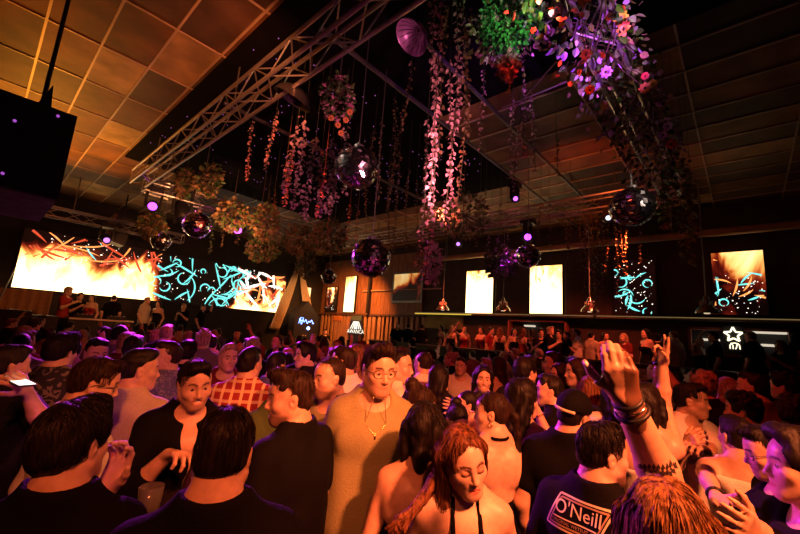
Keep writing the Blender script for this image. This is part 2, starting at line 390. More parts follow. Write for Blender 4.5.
side('portrait screen with flames above teal strokes, the one nearest the star sign', 0.5, -0.43, 2.88, 4.38, 'mix', 21, [('curl', 6, 0.018, 'glow_teal', (0, 0.92, 0.0, 0.9)), ('line', 8, 0.02, 'glow_orange', (0, 0.92, 0.2, 1.4)), ('line', 4, 0.02, 'glow_teal', (0, 0.9, 0.1, 1.1)), ('dots', 50, 0.013, 'glow_white', (0, 0.92, 0, 1.0))], 2.6)
G3 = 'narrow led strips beside the drape'
for i, (xa, xb, za, zb, md, lb) in enumerate(((10.75, 11.15, 2.8, 3.85, 'mix', 'narrow mostly dark led strip right beside the beige drape'), )):
    nm = 'screen_strip%d' % i; fire(nm, -(xb - xa) / 2, (xb - xa) / 2, 0, zb - za, md, 4.4 + i * 3, 0, 3)
    led(lb, lambda u, v, o, xa=xa, za=za: (xa + u, YW - 0.04 - o, za + v), xb - xa, zb - za, MATS[nm], [('dots', 20, 0.015, 'glow_white', (0, 0.4, 0, 1))], 31 + i, G3)
for i, (ya, yb, za, zb, md, lb) in enumerate(((15.7, 14.9, 2.78, 3.95, 'mix', 'narrow led strip with white flames, the middle one of three by the drape'), (14.3, 13.55, 2.75, 4.45, 'white', 'tallest and whitest narrow led strip, on the timber wall'))):
    nm = 'screen_strip%d' % (i + 1); fire(nm, -(ya - yb) / 2, (ya - yb) / 2, 0, zb - za, md, 7.4 + i * 3, 1, 3.6)
    led(lb, lambda u, v, o, ya=ya, za=za: (XW - 0.055 - o, ya - u, za + v), ya - yb, zb - za, MATS[nm], [('dots', 26, 0.02, 'glow_white', (0, 0.7, 0, 1.1))], 41 + i, G3)

# ------------------------------------------------------------------ right wall: ledge, mirror, back bar, star
t = empty('wall_ledge', (11.7, 4.0, 2.68), 0, 'long dark wall ledge with a pale glowing edge under the portrait screens', 'ledge')
MB().box((11.5, -5.5, 2.70), (12.0, 9.5, 2.78)).build('shelf', MATS['timber_dark'], t)
MB().box((11.47, -5.5, 2.745), (11.5, 9.5, 2.765)).build('light_strip', emitm('strip_pale', (0.75, 0.52, 0.20), 0.22), t)
MB().box((11.46, 7.0, 2.70), (11.5, 9.5, 2.735)).build('light_strip', emitm('strip_olive', (0.85, 0.55, 0.06), 0.9), t)
struct('trim_7', MB().box((11.9, 7.6, 2.2), (12.0, 9.5, 2.7)), mat('olive_wall', (0.30, 0.26, 0.07), 0.6, 0, 0.3, 3))
t = empty('framed_mirror', (11.9, 10.4, 3.2), 0, 'square framed mirror with warm sketch-like reflections painted in as glow on the timber wall', 'mirror')
g = MB()
for a in ((9.52, 11.2, 3.18, 3.26), (9.52, 11.2, 4.40, 4.48), (9.52, 9.6, 3.26, 4.4), (11.12, 11.2, 3.26, 4.4)): g.box((11.86, a[0], a[2]), (11.95, a[1], a[3]))
g.build('frame', MATS['metal_grey'], t)
MB().box((11.9, 9.6, 3.26), (11.94, 11.12, 4.4)).build('glass', fire('painted_reflection', -0.8, 0.8, 0.0, 1.2, 'mix', 9.1, 1, 0.8), t)  # the pane's reflections are painted as an emissive flame pattern
t = empty('conduit', (11.85, 11.5, 3.7), 0, 'thin pale conduit running across the timber wall to the mirror', 'pipe')
MB().tube([(11.86, 13.0, 3.72), (11.86, 8.6, 3.72)], 0.03, 8).build('pipe', MATS['bar_white'], t)
MB().tube([(11.75, 12.5, 2.7), (11.75, 12.5, 5.5)], 0.07, 8).build('upright', MATS['metal_black'], t, label='thick black upright post')
def back_bar(label, ya, yb, za, zb, shelves, red):
    t = empty('back_bar_shelf', (11.8, (ya + yb) / 2, za), 0, label, 'shelf', 'lit niches on the right wall')
    g = MB(); w = 0.06
    for a in ((ya, yb, zb - w, zb), (ya, yb, za, za + w), (ya, ya - w, za, zb), (yb + w, yb, za, zb)): g.box((11.7, min(a[0], a[1]), a[2]), (11.95, max(a[0], a[1]), a[3]))
    g.build('frame', mat('frame_red', (0.30, 0.09, 0.06), 0.5), t)
    MB().box((11.94, yb, za), (11.96, ya, zb)).build('back_panel', MATS['plastic_black'], t)
    for (y0, y1, z) in shelves: MB().box((11.72, y1, z), (11.9, y0, z + 0.05)).build('light_strip', emitm('strip_white', (1.0, 0.85, 0.65), 0.7), t)
back_bar('wide red-framed bar niche with white light strips around the star sign', 1.04, -0.76, 1.9, 2.56, [(0.9, 0.45, 2.24), (-0.1, -0.68, 2.46), (-0.25, -0.5, 2.18)], 1)
back_bar('low red-framed bar niche behind the dancers on the raised floor', 5.75, 3.9, 2.0, 2.62, [(5.2, 4.9, 2.4)], 1)
def star(cx, cy, r):
    P = [(cx + (r if k % 2 == 0 else r * 0.46) * math.cos(PI / 2 + k * PI / 5), cy + (r if k % 2 == 0 else r * 0.46) * math.sin(PI / 2 + k * PI / 5)) for k in range(10)]
    return P + [P[0], P[1]]
t = empty('star_sign', (11.6, 0.18, 2.2), 0, 'glowing outlined five-pointed star sign in the bar niche', 'sign')
g = MB()
pts = star(0.2, 2.40, 0.17)
for k in range(10): g.tube([(11.62, pts[k][0], pts[k][1]), (11.62, pts[k + 1][0], pts[k + 1][1])], 0.017, 8)
g.build('star_tube', emitm('star_glow', (1.0, 0.86, 0.55), 2.4), t)
g = MB()   # the small curled mark under the star
for q in ([(0.27, 2.08), (0.27, 2.17), (0.24, 2.19), (0.22, 2.16), (0.22, 2.08)], [(0.18, 2.08), (0.16, 2.12), (0.15, 2.18), (0.11, 2.18), (0.10, 2.08)], [(0.26, 2.20), (0.19, 2.215), (0.12, 2.20)]): g.tube([(11.64, a, b) for a, b in q], 0.010, 6)
g.build('lettering', MATS['star_glow'], t)
MB().box((11.66, 0.02, 2.02), (11.72, 0.38, 2.6)).build('backing_board', MATS['plastic_black'], t)

def text_mesh(body, size, depth=0.003):
    c = bpy.data.curves.new('lettering_curve', 'FONT'); c.body = body; c.size = size; c.extrude = depth; c.align_x = 'CENTER'; c.align_y = 'CENTER'; c.resolution_u = 3
    o = bpy.data.objects.new('lettering_tmp', c); COL.objects.link(o)
    bpy.context.view_layer.update()
    me = bpy.data.meshes.new_from_object(o.evaluated_get(bpy.context.evaluated_depsgraph_get()))
    bpy.data.objects.remove(o); bpy.data.curves.remove(c)
    vs = np.array([v.co[:] for v in me.vertices]); fs = [list(p.vertices) for p in me.polygons]
    bpy.data.meshes.remove(me); return vs, fs
# hexagonal board with the mountain logo, hanging before the slats
t = empty('logo_board', (11.8, 13.2, 1.3), 0, 'dark hexagonal board with a white slanted-bar logo and name on the slatted wall', 'sign')
yc = 13.2
MB().prism([(yc - 0.36, 1.3), (yc + 0.36, 1.3), (yc + 0.50, 1.75), (yc + 0.36, 2.6), (yc - 0.36, 2.6), (yc - 0.50, 1.75)], 0, 11.78, 11.86).build('board', MATS['plastic_black'], t)
MB().box((11.76, yc - 0.34, 2.36), (11.78, yc + 0.34, 2.58)).build('lit_header', emitm('header_amber', (0.45, 0.22, 0.03), 0.35), t)
g = MB()
for a, b in ((0.36, 0.16), (0.22, 0.08), (0.08, 0.02), (-0.08, -0.02), (-0.22, -0.08), (-0.36, -0.16), (0.02, 0.12), (-0.02, -0.12)):
    g.hexa([(11.77, yc + a - 0.03, 1.98), (11.77, yc + a + 0.03, 1.98), (11.78, yc + a + 0.03, 1.98), (11.78, yc + a - 0.03, 1.98), (11.77, yc + b - 0.025, 2.32), (11.77, yc + b + 0.025, 2.32), (11.78, yc + b + 0.025, 2.32), (11.78, yc + b - 0.025, 2.32)])
g.build('logo', emitm('sign_white', (1.0, 0.92, 0.72), 1.5), t)
vs, fs = text_mesh('AWANCA', 0.25)
MB().add([(11.775 - v[2], yc - v[0], 1.86 + v[1]) for v in vs], fs).build('lettering', MATS['sign_white'], t)
t = empty('small_plate', (11.85, 14.6, 2.35), 0, 'small plain orange plate fixed on the slatted wall beside the logo board', 'plate')
MB().box((11.85, 14.35, 2.32), (11.9, 14.95, 2.56)).build('plate', mat('plate_orange', (0.65, 0.26, 0.05), 0.5), t)

# ------------------------------------------------------------------ stage: drape, kiosk, tables
mat('fabric_beige', (0.62, 0.46, 0.28), 0.8, 0, 0.2, 30)
t = empty('stage_drape', (10.3, 15.9, 0.85), 0, 'beige pleated drape parted like a tent over the black kiosk', 'drape')
for sgn in (-1, 1):
    vs, fs = [], []; nu, nv = 40, 14
    for j in range(nv):
        v = j / (nv - 1); z = 4.9 - v * 3.1
        spread = 0.10 + 0.75 * v ** 1.6
        for i in range(nu):
            u = i / (nu - 1); x = 10.28 + sgn * (0.01 + 0.74 * v ** 1.5 + u * (0.16 + 0.36 * min(1.0, v * 1.8)))
            vs.append((x, 15.95 + 0.045 * math.sin(u * 34) * (0.4 + v) - 0.1 * v, z - 0.12 * abs(math.sin(u * 17)) * v))
    fs = [(j * nu + i, j * nu + i + 1, (j + 1) * nu + i + 1, (j + 1) * nu + i) for j in range(nv - 1) for i in range(nu - 1)]
    b = MB().add(vs, fs)
    o = b.build('fabric', MATS['fabric_beige'], t, smooth=True); md = o.modifiers.new('thickness', 'SOLIDIFY'); md.thickness = 0.012
MB().tube([(9.6, 15.95, 4.92), (11.0, 15.95, 4.92)], 0.03, 8).build('rod', MATS['metal_black'], t)
for x in (9.7, 10.9): MB().box((x - 0.02, 15.93, 4.9), (x + 0.02, YW, 4.94)).build('bracket', MATS['metal_black'], t)
t = empty('kiosk', (10.35, 15.2, 0.0), 0, 'black gable-topped kiosk with blue glowing script beside the stage', 'kiosk')
MB().prism([(9.72, 0), (10.98, 0), (10.98, 2.45), (10.35, 3.1), (9.72, 2.45)], 1, 15.0, 15.5).build('body', MATS['plastic_black'], t)
g = MB(); sc = []
for k in range(52):
    a = k * 0.62; sc.append((9.95 + k * 0.0155, 14.985, 2.16 + 0.075 * math.sin(a) * (1.35 if k < 16 else 0.7) + 0.045 * math.cos(0.5 * a)))
g.tube(sc, 0.014, 6); g.tube([(9.93, 14.985, 2.06), (10.02, 14.985, 2.33), (10.16, 14.985, 2.31), (10.12, 14.985, 2.2), (9.98, 14.985, 2.18)], 0.016, 6)
g.build('script_lettering', emitm('neon_blue', (0.18, 0.32, 1.0), 5.0), t)
MB().lathe((10.47, 14.985, 1.86), [(0, -0.01), (0.07, -0.01), (0.07, 0.02)], 16, Matrix.Rotation(PI / 2, 3, 'X')).build('blue_lamp', emitm('lamp_blue', (0.25, 0.45, 1.0), 9.0), t)
g = MB(); g.box((10.2, 14.98, 1.50), (10.26, 14.999, 1.55)); g.box((10.33, 14.98, 1.50), (10.40, 14.999, 1.55)); g.build('small_label', MATS['bar_white'], t)
def dj_table(label, x0, x1, y0, gear):
    t = empty('dj_table', ((x0 + x1) / 2, y0, 0.85), 0, label, 'table', 'tables on the stage')
    MB().box((x0, y0 - 0.3, 1.68), (x1, y0 + 0.3, 1.74)).build('table_top', MATS['plastic_black'], t)
    MB().box((x0, y0 - 0.3, 0.85), (x1, y0 - 0.26, 1.68)).build('front_panel', MATS['plastic_black'], t)
    for x in (x0 + 0.05, x1 - 0.05):
        for y in (y0 - 0.2, y0 + 0.22): MB().tube([(x, y, 0.85), (x, y, 1.68)], 0.025, 6).build('leg', MATS['metal_black'], t)
    MB().box((x0, y0 - 0.325, 1.69), (x1, y0 - 0.302, 1.73)).build('edge_strip', MATS['bar_white'], t, label='pale front edge strip') if gear else None
    return t
dj_table('dark mixing table with a pale edge strip below the dancers on stage', 1.75, 3.2, 13.5, 1)
dj_table('long plain black table on the stage left of the dancers', -0.2, 1.55, 13.5, 0)
def mixer(label, x, y, w, n):
    t = empty('mixer', (x, y, 1.74), 0, label, 'mixer', 'decks on the stage tables')
    MB().box((x - w / 2, y - 0.18, 1.742), (x + w / 2, y + 0.18, 1.83)).build('case', MATS['metal_black'], t)
    for k in range(n): MB().lathe((x - w / 2 + (k + 0.5) * w / n, y - 0.05, 1.83), [(0.014, 0), (0.014, 0.02), (0.0, 0.02)], 8).build('knob', MATS['bar_white'], t)
    MB().lathe((x, y + 0.07, 1.83), [(0.09, 0), (0.09, 0.012), (0.0, 0.014)], 20).build('jog_wheel', MATS['metal_grey'], t)
mixer('black deck at the left end of the pale-edged table', 2.1, 13.5, 0.4, 4); mixer('black deck at the right end of the pale-edged table', 2.85, 13.5, 0.4, 4)
mixer('black mixing desk on the plain long stage table', 0.7, 13.5, 0.7, 7)
t = empty('brown_backdrop', (0.9, 15.6, 0.85), 0, 'brown pleated cloth backdrop at the left end below the fire screen', 'backdrop')
vs = [(0.1 + i * 0.045, 15.7 + 0.03 * math.sin(i * 1.3), z) for z in (0.85, 2.42) for i in range(34)]
o = MB().add(vs, [(i, i + 1, i + 35, i + 34) for i in range(33)]).build('cloth', mat('fabric_brown', (0.30, 0.15, 0.06), 0.8), t, True); o.modifiers.new('thickness', 'SOLIDIFY').thickness = 0.02
t = empty('lighting_stand', (0.25, 14.6, 0.85), 0, 'slim leaning metal stand at the left end of the stage', 'stand')
MB().tube([(0.25, 14.6, 0.86), (0.6, 14.65, 2.95)], 0.025, 8).build('pole', MATS['metal_grey'], t)
MB().tube([(0.33, 14.6, 1.5), (1.4, 14.6, 1.42)], 0.02, 8).build('arm', MATS['metal_grey'], t)
for a in (0.3, 2.4, 4.5): MB().tube([(0.28, 14.6, 1.1), (0.25 + 0.3 * math.cos(a), 14.6 + 0.3 * math.sin(a), 0.86)], 0.014, 6).build('leg', MATS['metal_grey'], t)
t = empty('equipment_case', (6.1, 13.3, 0.85), 0, 'small amber-lit box on the front edge of the stage', 'case')
MB().box((5.85, 13.15, 0.852), (6.5, 13.45, 1.22)).build('case', MATS['plastic_black'], t)
MB().box((6.0, 13.13, 0.95), (6.4, 13.149, 1.15)).build('lit_panel', emitm('amber_panel', (1.0, 0.5, 0.12), 1.1), t)

# ------------------------------------------------------------------ big hanging speaker, trusses, lamps
t = empty('speaker_cabinet', (-0.5, 5.1, 2.87), 0, 'huge black speaker cabinet hanging at the upper left, seen from below', 'speaker')
MB().box((-1.6, 4.52, 2.88), (0.35, 5.9, 3.69)).build('cabinet', MATS['plastic_black'], t)
MB().box((-1.6, 4.55, 2.865), (0.34, 5.88, 2.879)).build('underside', mat('lit_under_tone', (0.30, 0.27, 0.24), 0.6, 0, 0.4, 6), t, label='grey underside with its lit tone put into the colour')  # light falling on the underside is put into its paler colour
MB().box((-1.55, 4.5, 2.92), (0.30, 4.52, 3.65)).build('grille', mat('grille_black', (0.012, 0.012, 0.013), 0.6, 0.2, 0.5, 180, 0.4), t)
for x in (-1.3, 0.12): MB().tube([(x, 5.2, 3.69), (x, 5.2, CEIL - 0.02)], 0.02, 6).build('suspension_rod', MATS['metal_black'], t)
g = MB().prism([(0.06, 3.69), (0.18, 3.69), (0.15, 3.98)], 1, 4.7, 4.74); g.build('bracket', MATS['metal_black'], t)
g = MB()
for x, z in ((-0.03, 3.45), (0.22, 3.62), (-0.12, 3.15), (-0.02, 2.98)): g.lathe((x, 4.495, z), [(0, -0.004), (0.012, -0.004), (0.012, 0.006)], 8, Matrix.Rotation(PI / 2, 3, 'X'))
g.build('indicator_light', emitm('indicator_violet', (0.5, 0.1, 0.7), 0.8), t)

def truss(label, p0, p1, w=0.29, seg=0.42, hangers=True, cat='truss', nodes=None):
    p0, p1 = Vector(p0), Vector(p1); d = (p1 - p0); L = d.length; d.normalize(); up = Vector((0, 0, 1)); s = d.cross(up)
    root = empty('lighting_truss', (p0 + p1) / 2 - Vector((0, 0, w / 2)), 0, label, cat, 'box trusses hung from the ceiling')
    c = [s * a * w / 2 + up * b * w / 2 for a, b in ((-1, -1), (1, -1), (1, 1), (-1, 1))]
    for q in c: MB().tube([p0 + q, p1 + q], 0.024, 8).build('chord', MATS['metal_truss'], root)
    g = MB(); n = max(2, round(L / seg))
    for f in range(4):
        a, b = c[f], c[(f + 1) % 4]
        for k in range(n):
            q, r = (a, b) if (k + f) % 2 == 0 else (b, a)
            g.tube([p0 + d * (L * k / n) + q, p0 + d * (L * (k + 1) / n) + r], 0.010, 5, False)
    for k in (0, n):
        for f in range(4): g.tube([p0 + d * (L * k / n) + c[f], p0 + d * (L * k / n) + c[(f + 1) % 4]], 0.012, 5, False)
    g.build('lattice', MATS['metal_truss'], root)
    if hangers:
        for k in (0.12, 0.5, 0.88): MB().tube([p0 + d * L * k + up * w / 2, Vector((*(p0 + d * L * k)[:2], CEIL - 0.03))], 0.012, 6).build('suspension_rod', MATS['metal_grey'], root)
    return root
ZT = 4.9
truss('long left box truss rising over the dance floor, closest to the tiled ceiling', (1.98, 0.6, ZT), (1.98, 9.83, ZT))
truss('box truss parallel to the fire screen, hung with dry leaves', (2.14, 10.0, ZT - 0.05), (8.24, 10.0, ZT - 0.05))
truss('flower-covered box truss at the upper right', (1.6, 0.86, ZT), (8.24, 0.86, ZT))
truss('rear box truss in front of the portrait screens', (8.4, 0.72, ZT), (8.4, 9.83, ZT))
truss('small dark truss above the left half of the fire screen', (-1.4, 13.5, 4.45), (4.2, 13.5, 4.45), 0.26)
t = empty('ceiling_pipe', (6, 2.75, 5.45), 0, 'thin ceiling pipe running above the rear truss near the flowers', 'pipe', 'pipes under the ceiling')
MB().tube([(3.2, 2.75, 5.5), (11.8, 2.75, 5.5)], 0.03, 8).build('pipe', MATS['metal_grey'], t)
t = empty('ceiling_pipe', (6, 3.6, 5.4), 0, 'pale ceiling pipe along the edge of the black dropped panel', 'pipe', 'pipes under the ceiling')
MB().tube([(2.2, 3.58, 5.46), (11.8, 3.58, 5.46)], 0.032, 8).build('pipe', MATS['metal_grey'], t)
t = empty('ceiling_pipe', (5, 6.2, 5.4), 0, 'pale pipe crossing the middle of the black dropped panel', 'pipe', 'pipes under the ceiling')
MB().tube([(2.2, 6.2, 5.47), (8.2, 6.2, 5.47)], 0.032, 8).build('pipe', MATS['metal_grey'], t)
for x in (2.6, 7.6):
    for yy in (2.75, 3.58): pass
t = empty('wall_duct', (11.2, 3.5, 4.7), 0, 'round pale duct running along the right wall above the portrait screens', 'duct')
MB().tube([(11.3, 9.0, 4.75), (11.3, -3.0, 4.75)], 0.09, 12).build('pipe', mat('duct_brown', (0.40, 0.24, 0.13), 0.5, 0.2), t)
for y in (8, 4.6, 1.2, -2): MB().tube([(11.3, y, 4.84), (11.3, y, CEIL - 0.01)], 0.012, 6).build('hanger', MATS['metal_grey'], t)

def moving_head(label, p, aim, col, glow, top, size=1.0, lens=0.075):
    """p: centre of the head; top: height of what carries it"""
    p = Vector(p); root = empty('moving_head_light', p - Vector((0, 0, 0.2)), 0, label, 'stage light', 'moving head lights')
    zt = p.z + 0.30 * size
    MB().box((p.x - 0.14 * size, p.y - 0.14 * size, zt), (p.x + 0.14 * size, p.y + 0.14 * size, zt + 0.13 * size)).build('base', MATS['plastic_black'], root)
    for s in (-1, 1): MB().hexa([tuple(p + Vector((s * 0.15 * size + a * 0.02, b * 0.05, c))) for c in (-0.05, zt - p.z) for a, b in ((-1, -1), (1, -1), (1, 1), (-1, 1))]).build('yoke_arm', MATS['plastic_black'], root)
    d = (Vector(aim) - p).normalized(); M = d.to_track_quat('Z', 'Y').to_matrix()
    MB().lathe(p, [(0.0, -0.19 * size), (0.09 * size, -0.18 * size), (0.125 * size, -0.08 * size), (0.125 * size, 0.10 * size), (0.105 * size, 0.19 * size), (0.09 * size, 0.19 * size)], 18, M).build('head', MATS['plastic_black'], root, True)
    MB().lathe(p, [(0.0, 0.188 * size), (lens * 0.6, 0.187 * size), (lens, 0.180 * size)], 18, M).build('lens', emitm('lens_' + label[:12], col, glow), root)
    if top - zt - 0.13 * size > 0.01: MB().tube([(p.x, p.y, zt + 0.13 * size), (p.x, p.y, top)], 0.018, 6).build('clamp', MATS['metal_grey'], root)
    return root
moving_head('bright magenta moving head on the truss parallel to the fire screen', (4.4, 10.0, 4.38), (1.3, 3.2, 1.6), (0.9, 0.06, 1.0), 7, 4.68, 1.1, 0.11)
moving_head('violet moving head at the far corner of the long left truss', (2.36, 9.95, 4.4), (0.5, 2.5, 2.0), (0.45, 0.05, 1.0), 5, 4.68, 1.0, 0.09)
moving_head('violet moving head with round glowing lens under the rear truss', (8.4, 3.66, 4.35), (1.0, 0.6, 2.0), (0.35, 0.06, 1.0), 5, 4.75)
moving_head('small black moving head on the pale ceiling pipe', (7.5, 3.58, 5.0), (3.0, 0.5, 2.5), (0.5, 0.1, 0.9), 3, 5.43, 0.8, 0.05)
moving_head('black moving head with a small white beam beside the oval mirror ball', (8.4, 1.97, 4.55), (4, 0.2, 3), (0.8, 0.85, 1.0), 1.5, 4.76, 0.8, 0.05)
moving_head('unlit black moving head hanging at the left, between the truss corner and the magenta lamp', (2.95, 9.9, 4.45), (3.2, 9.0, 2), (0.05, 0.02, 0.05), 0.1, 4.7, 1.3)
moving_head('dim violet moving head under the small truss over the stage', (2.2, 13.4, 4.0), (2.3, 9, 2), (0.6, 0.2, 0.9), 2, 4.34, 1.0)
moving_head('small dim head hanging by the leaf clump on the rear truss', (8.4, 5.6, 4.4), (3, 2, 2), (0.5, 0.2, 1.0), 2, 4.75, 0.8, 0.05)
t = empty('stage_speaker', (2.2, 13.8, 4.0), 0, 'wedge-shaped wooden-sided speaker hanging above the fire screen', 'speaker')
MB().hexa([(2.35, 13.9, 4.05), (2.75, 13.9, 3.95), (2.75, 14.4, 3.95), (2.35, 14.4, 4.05), (2.45, 13.9, 4.85), (2.95, 13.9, 4.78), (2.95, 14.4, 4.78), (2.45, 14.4, 4.85)]).build('cabinet', MATS['plastic_black'], t)
MB().hexa([(2.28, 13.88, 4.05), (2.345, 13.88, 4.05), (2.345, 14.4, 4.05), (2.28, 14.4, 4.05), (2.38, 13.88, 4.86), (2.445, 13.88, 4.86), (2.445, 14.4, 4.86), (2.38, 14.4, 4.86)]).build('side_panel', MATS['timber'], t)
MB().tube([(2.65, 14.1, 4.8), (2.65, 14.1, CEIL - 0.02)], 0.02, 6).build('suspension_rod', MATS['metal_black'], t)

mat('mirror_facet', (0.85, 0.83, 0.86), 0.2, 1.0, 0.25, 9)
def disco(label, p, r, sz=1.0, top=CEIL - 0.03, n=30):
    p = Vector(p); root = empty('mirror_ball', p, 0, label, 'mirror ball', 'mirror balls over the dance floor')
    vs, fs = [], []; m = n // 2; rr = random.Random(int(p.x * 99))
    g = MB()
    for j in range(1, m - 1):
        a0, a1 = PI * j / m, PI * (j + 1) / m; nn = max(6, int(n * math.sin((a0 + a1) / 2)))
        for k in range(nn):
            b0, b1 = 2 * PI * k / nn, 2 * PI * (k + 1) / nn; gp = 0.06
            b0, b1 = b0 + (b1 - b0) * gp, b1 - (b1 - b0) * gp; c0, c1 = a0 + (a1 - a0) * gp, a1 - (a1 - a0) * gp
            q = []
            jx = [rr.uniform(-0.02, 0.02) for _ in range(3)]
            for a, b in ((c0, b0), (c1, b0), (c1, b1), (c0, b1)):
                v = Vector((math.sin(a) * math.cos(b), math.sin(a) * math.sin(b), math.cos(a) * sz)) * (r + 0.004)
                v += Vector(jx) * (math.cos(a * 9 + b)) ; q.append(p + v)
            g.add(q, [(0, 1, 2, 3)])
    g.build('mirror_facets', MATS['mirror_facet'], root)
    MB().lathe(p, [(math.sin(PI * k / 14) * r * 0.992, -math.cos(PI * k / 14) * r * 0.992 * sz) for k in range(15)], 24).build('ball_core', mat('ball_core', (0.02, 0.018, 0.02), 0.3, 0.6), root, True)
    MB().lathe(p + Vector((0, 0, r * sz)), [(0.05 * r / 0.2, -0.01), (0.05 * r / 0.2, 0.03), (0.015, 0.035), (0.012, 0.07)], 12).build('cap', MATS['metal_grey'], root)
    MB().tube([p + Vector((0, 0, r * sz + 0.05)), (p.x, p.y, top)], 0.006, 5).build('cable', MATS['metal_grey'], root)
disco('bright mirror ball hanging from a long cable in the upper centre', at(357, 168, 4.3), 0.235)
disco('dark violet mirror ball hanging lower, left of the framed mirror', at(371, 258, 4.9), 0.245)
disco('flattened mirror ball under the flowers at the upper right', at(632, 207, 4.2), 0.225, 0.92)
disco('small mirror ball right under the violet moving head', at(528, 256, 7.4), 0.225)
disco('mirror ball at the left, under the leafy end of the truss', at(197, 225, 6.7), 0.225)
disco('small dark mirror ball just below the far corner of the left truss', at(161, 241, 8.6), 0.20)
disco('tiny far mirror ball before the narrow led strips', at(329, 277, 11.0), 0.21)

def bell_lamp(label, y):
    p = Vector((9.8, y, 2.72)); root = empty('pendant_lamp', p, 0, label, 'pendant lamp', 'bell pendant lamps along the parapet')
    MB().lathe(p, [(0.20, 0.0), (0.19, 0.05), (0.12, 0.14), (0.07, 0.20), (0.05, 0.30), (0.03, 0.36)], 20).build('shade', mat('lamp_metal', (0.42, 0.36, 0.30), 0.25, 0.9), root, True)
    g = MB()
    for k in range(10):
        a = 2 * PI * k / 10; g.lathe(p + Vector((0.10 * math.cos(a), 0.10 * math.sin(a), 0.18)), [(0.0, -0.05), (0.018, 0), (0.012, 0.06), (0, 0.09)], 6)
    g.build('glass_bead', mat('bead_glass', (0.75, 0.68, 0.55), 0.1, 0.0), root)
    MB().lathe(p, [(0, -0.01), (0.05, -0.005), (0.055, 0.05), (0.02, 0.1)], 12).build('bulb', emitm('bulb_dim', (1.0, 0.75, 0.45), 0.7), root, True)
    MB().tube([p + Vector((0, 0, 0.35)), (p.x, p.y, CEIL - 0.02)], 0.012, 6).build('cable', MATS['metal_grey'], root)
for y, lb in ((7.0, 'bell pendant lamp left of the first white-hot portrait screen'), (4.96, 'bell pendant lamp hanging between the two white-hot portrait screens'), (2.72, 'bell pendant lamp just left of the black teal-scribbled screen'), (0.54, 'bell pendant lamp nearest the star sign')): bell_lamp(lb, y)

def dome(label, p, d, r, m):
    p = Vector(p); root = empty('dome_lamp', p, 0, label, 'lamp', 'reflector dome lamps'); M = Vector(d).normalized().to_track_quat('Z', 'Y').to_matrix()
    MB().lathe(p, [(r * math.sin(a), -r * 0.75 * math.cos(a)) for a in (0.05, 0.3, 0.6, 0.9, 1.2, 1.5)] + [(r * 1.04, 0.0)], 24, M).build('reflector', MATS[m], root, True)
    g = MB()
    for k in range(18): a = 2 * PI * k / 18; g.tube([p + M @ Vector((r * 0.98 * math.cos(a) * q, r * 0.98 * math.sin(a) * q, -0.72 * r * math.sqrt(1 - q * q))) for q in (0.15, 0.5, 0.8, 0.98)], 0.004, 4)
    g.build('rib', MATS['metal_grey'], root)
    MB().tube([p + M @ Vector((0, 0, -0.7 * r)), (p.x, p.y, CEIL - 0.02)], 0.012, 6).build('mount', MATS['metal_black'], root)
mat('reflector_lit_violet', (0.75, 0.35, 0.8), 0.35, 0.3, 0.1, 8); mat('reflector_dark', (0.10, 0.09, 0.10), 0.3, 0.7, 0.1, 8)  # violet light in the first bowl is put into its base colour
_r, _u = RC @ V(1, 0, 0), RC @ V(0, 1, 0)
dome('violet-lit ribbed reflector lamp near the top of the hall', at(411, 38, 4.0), tuple(-0.66 * _r - 0.60 * _u - 0.42 * ray(411, 38)), 0.19, 'reflector_lit_violet')
dome('dark curved reflector lamp below the left truss', at(292, 100, 4.8), (-0.2, 0.5, -1), 0.24, 'reflector_dark')
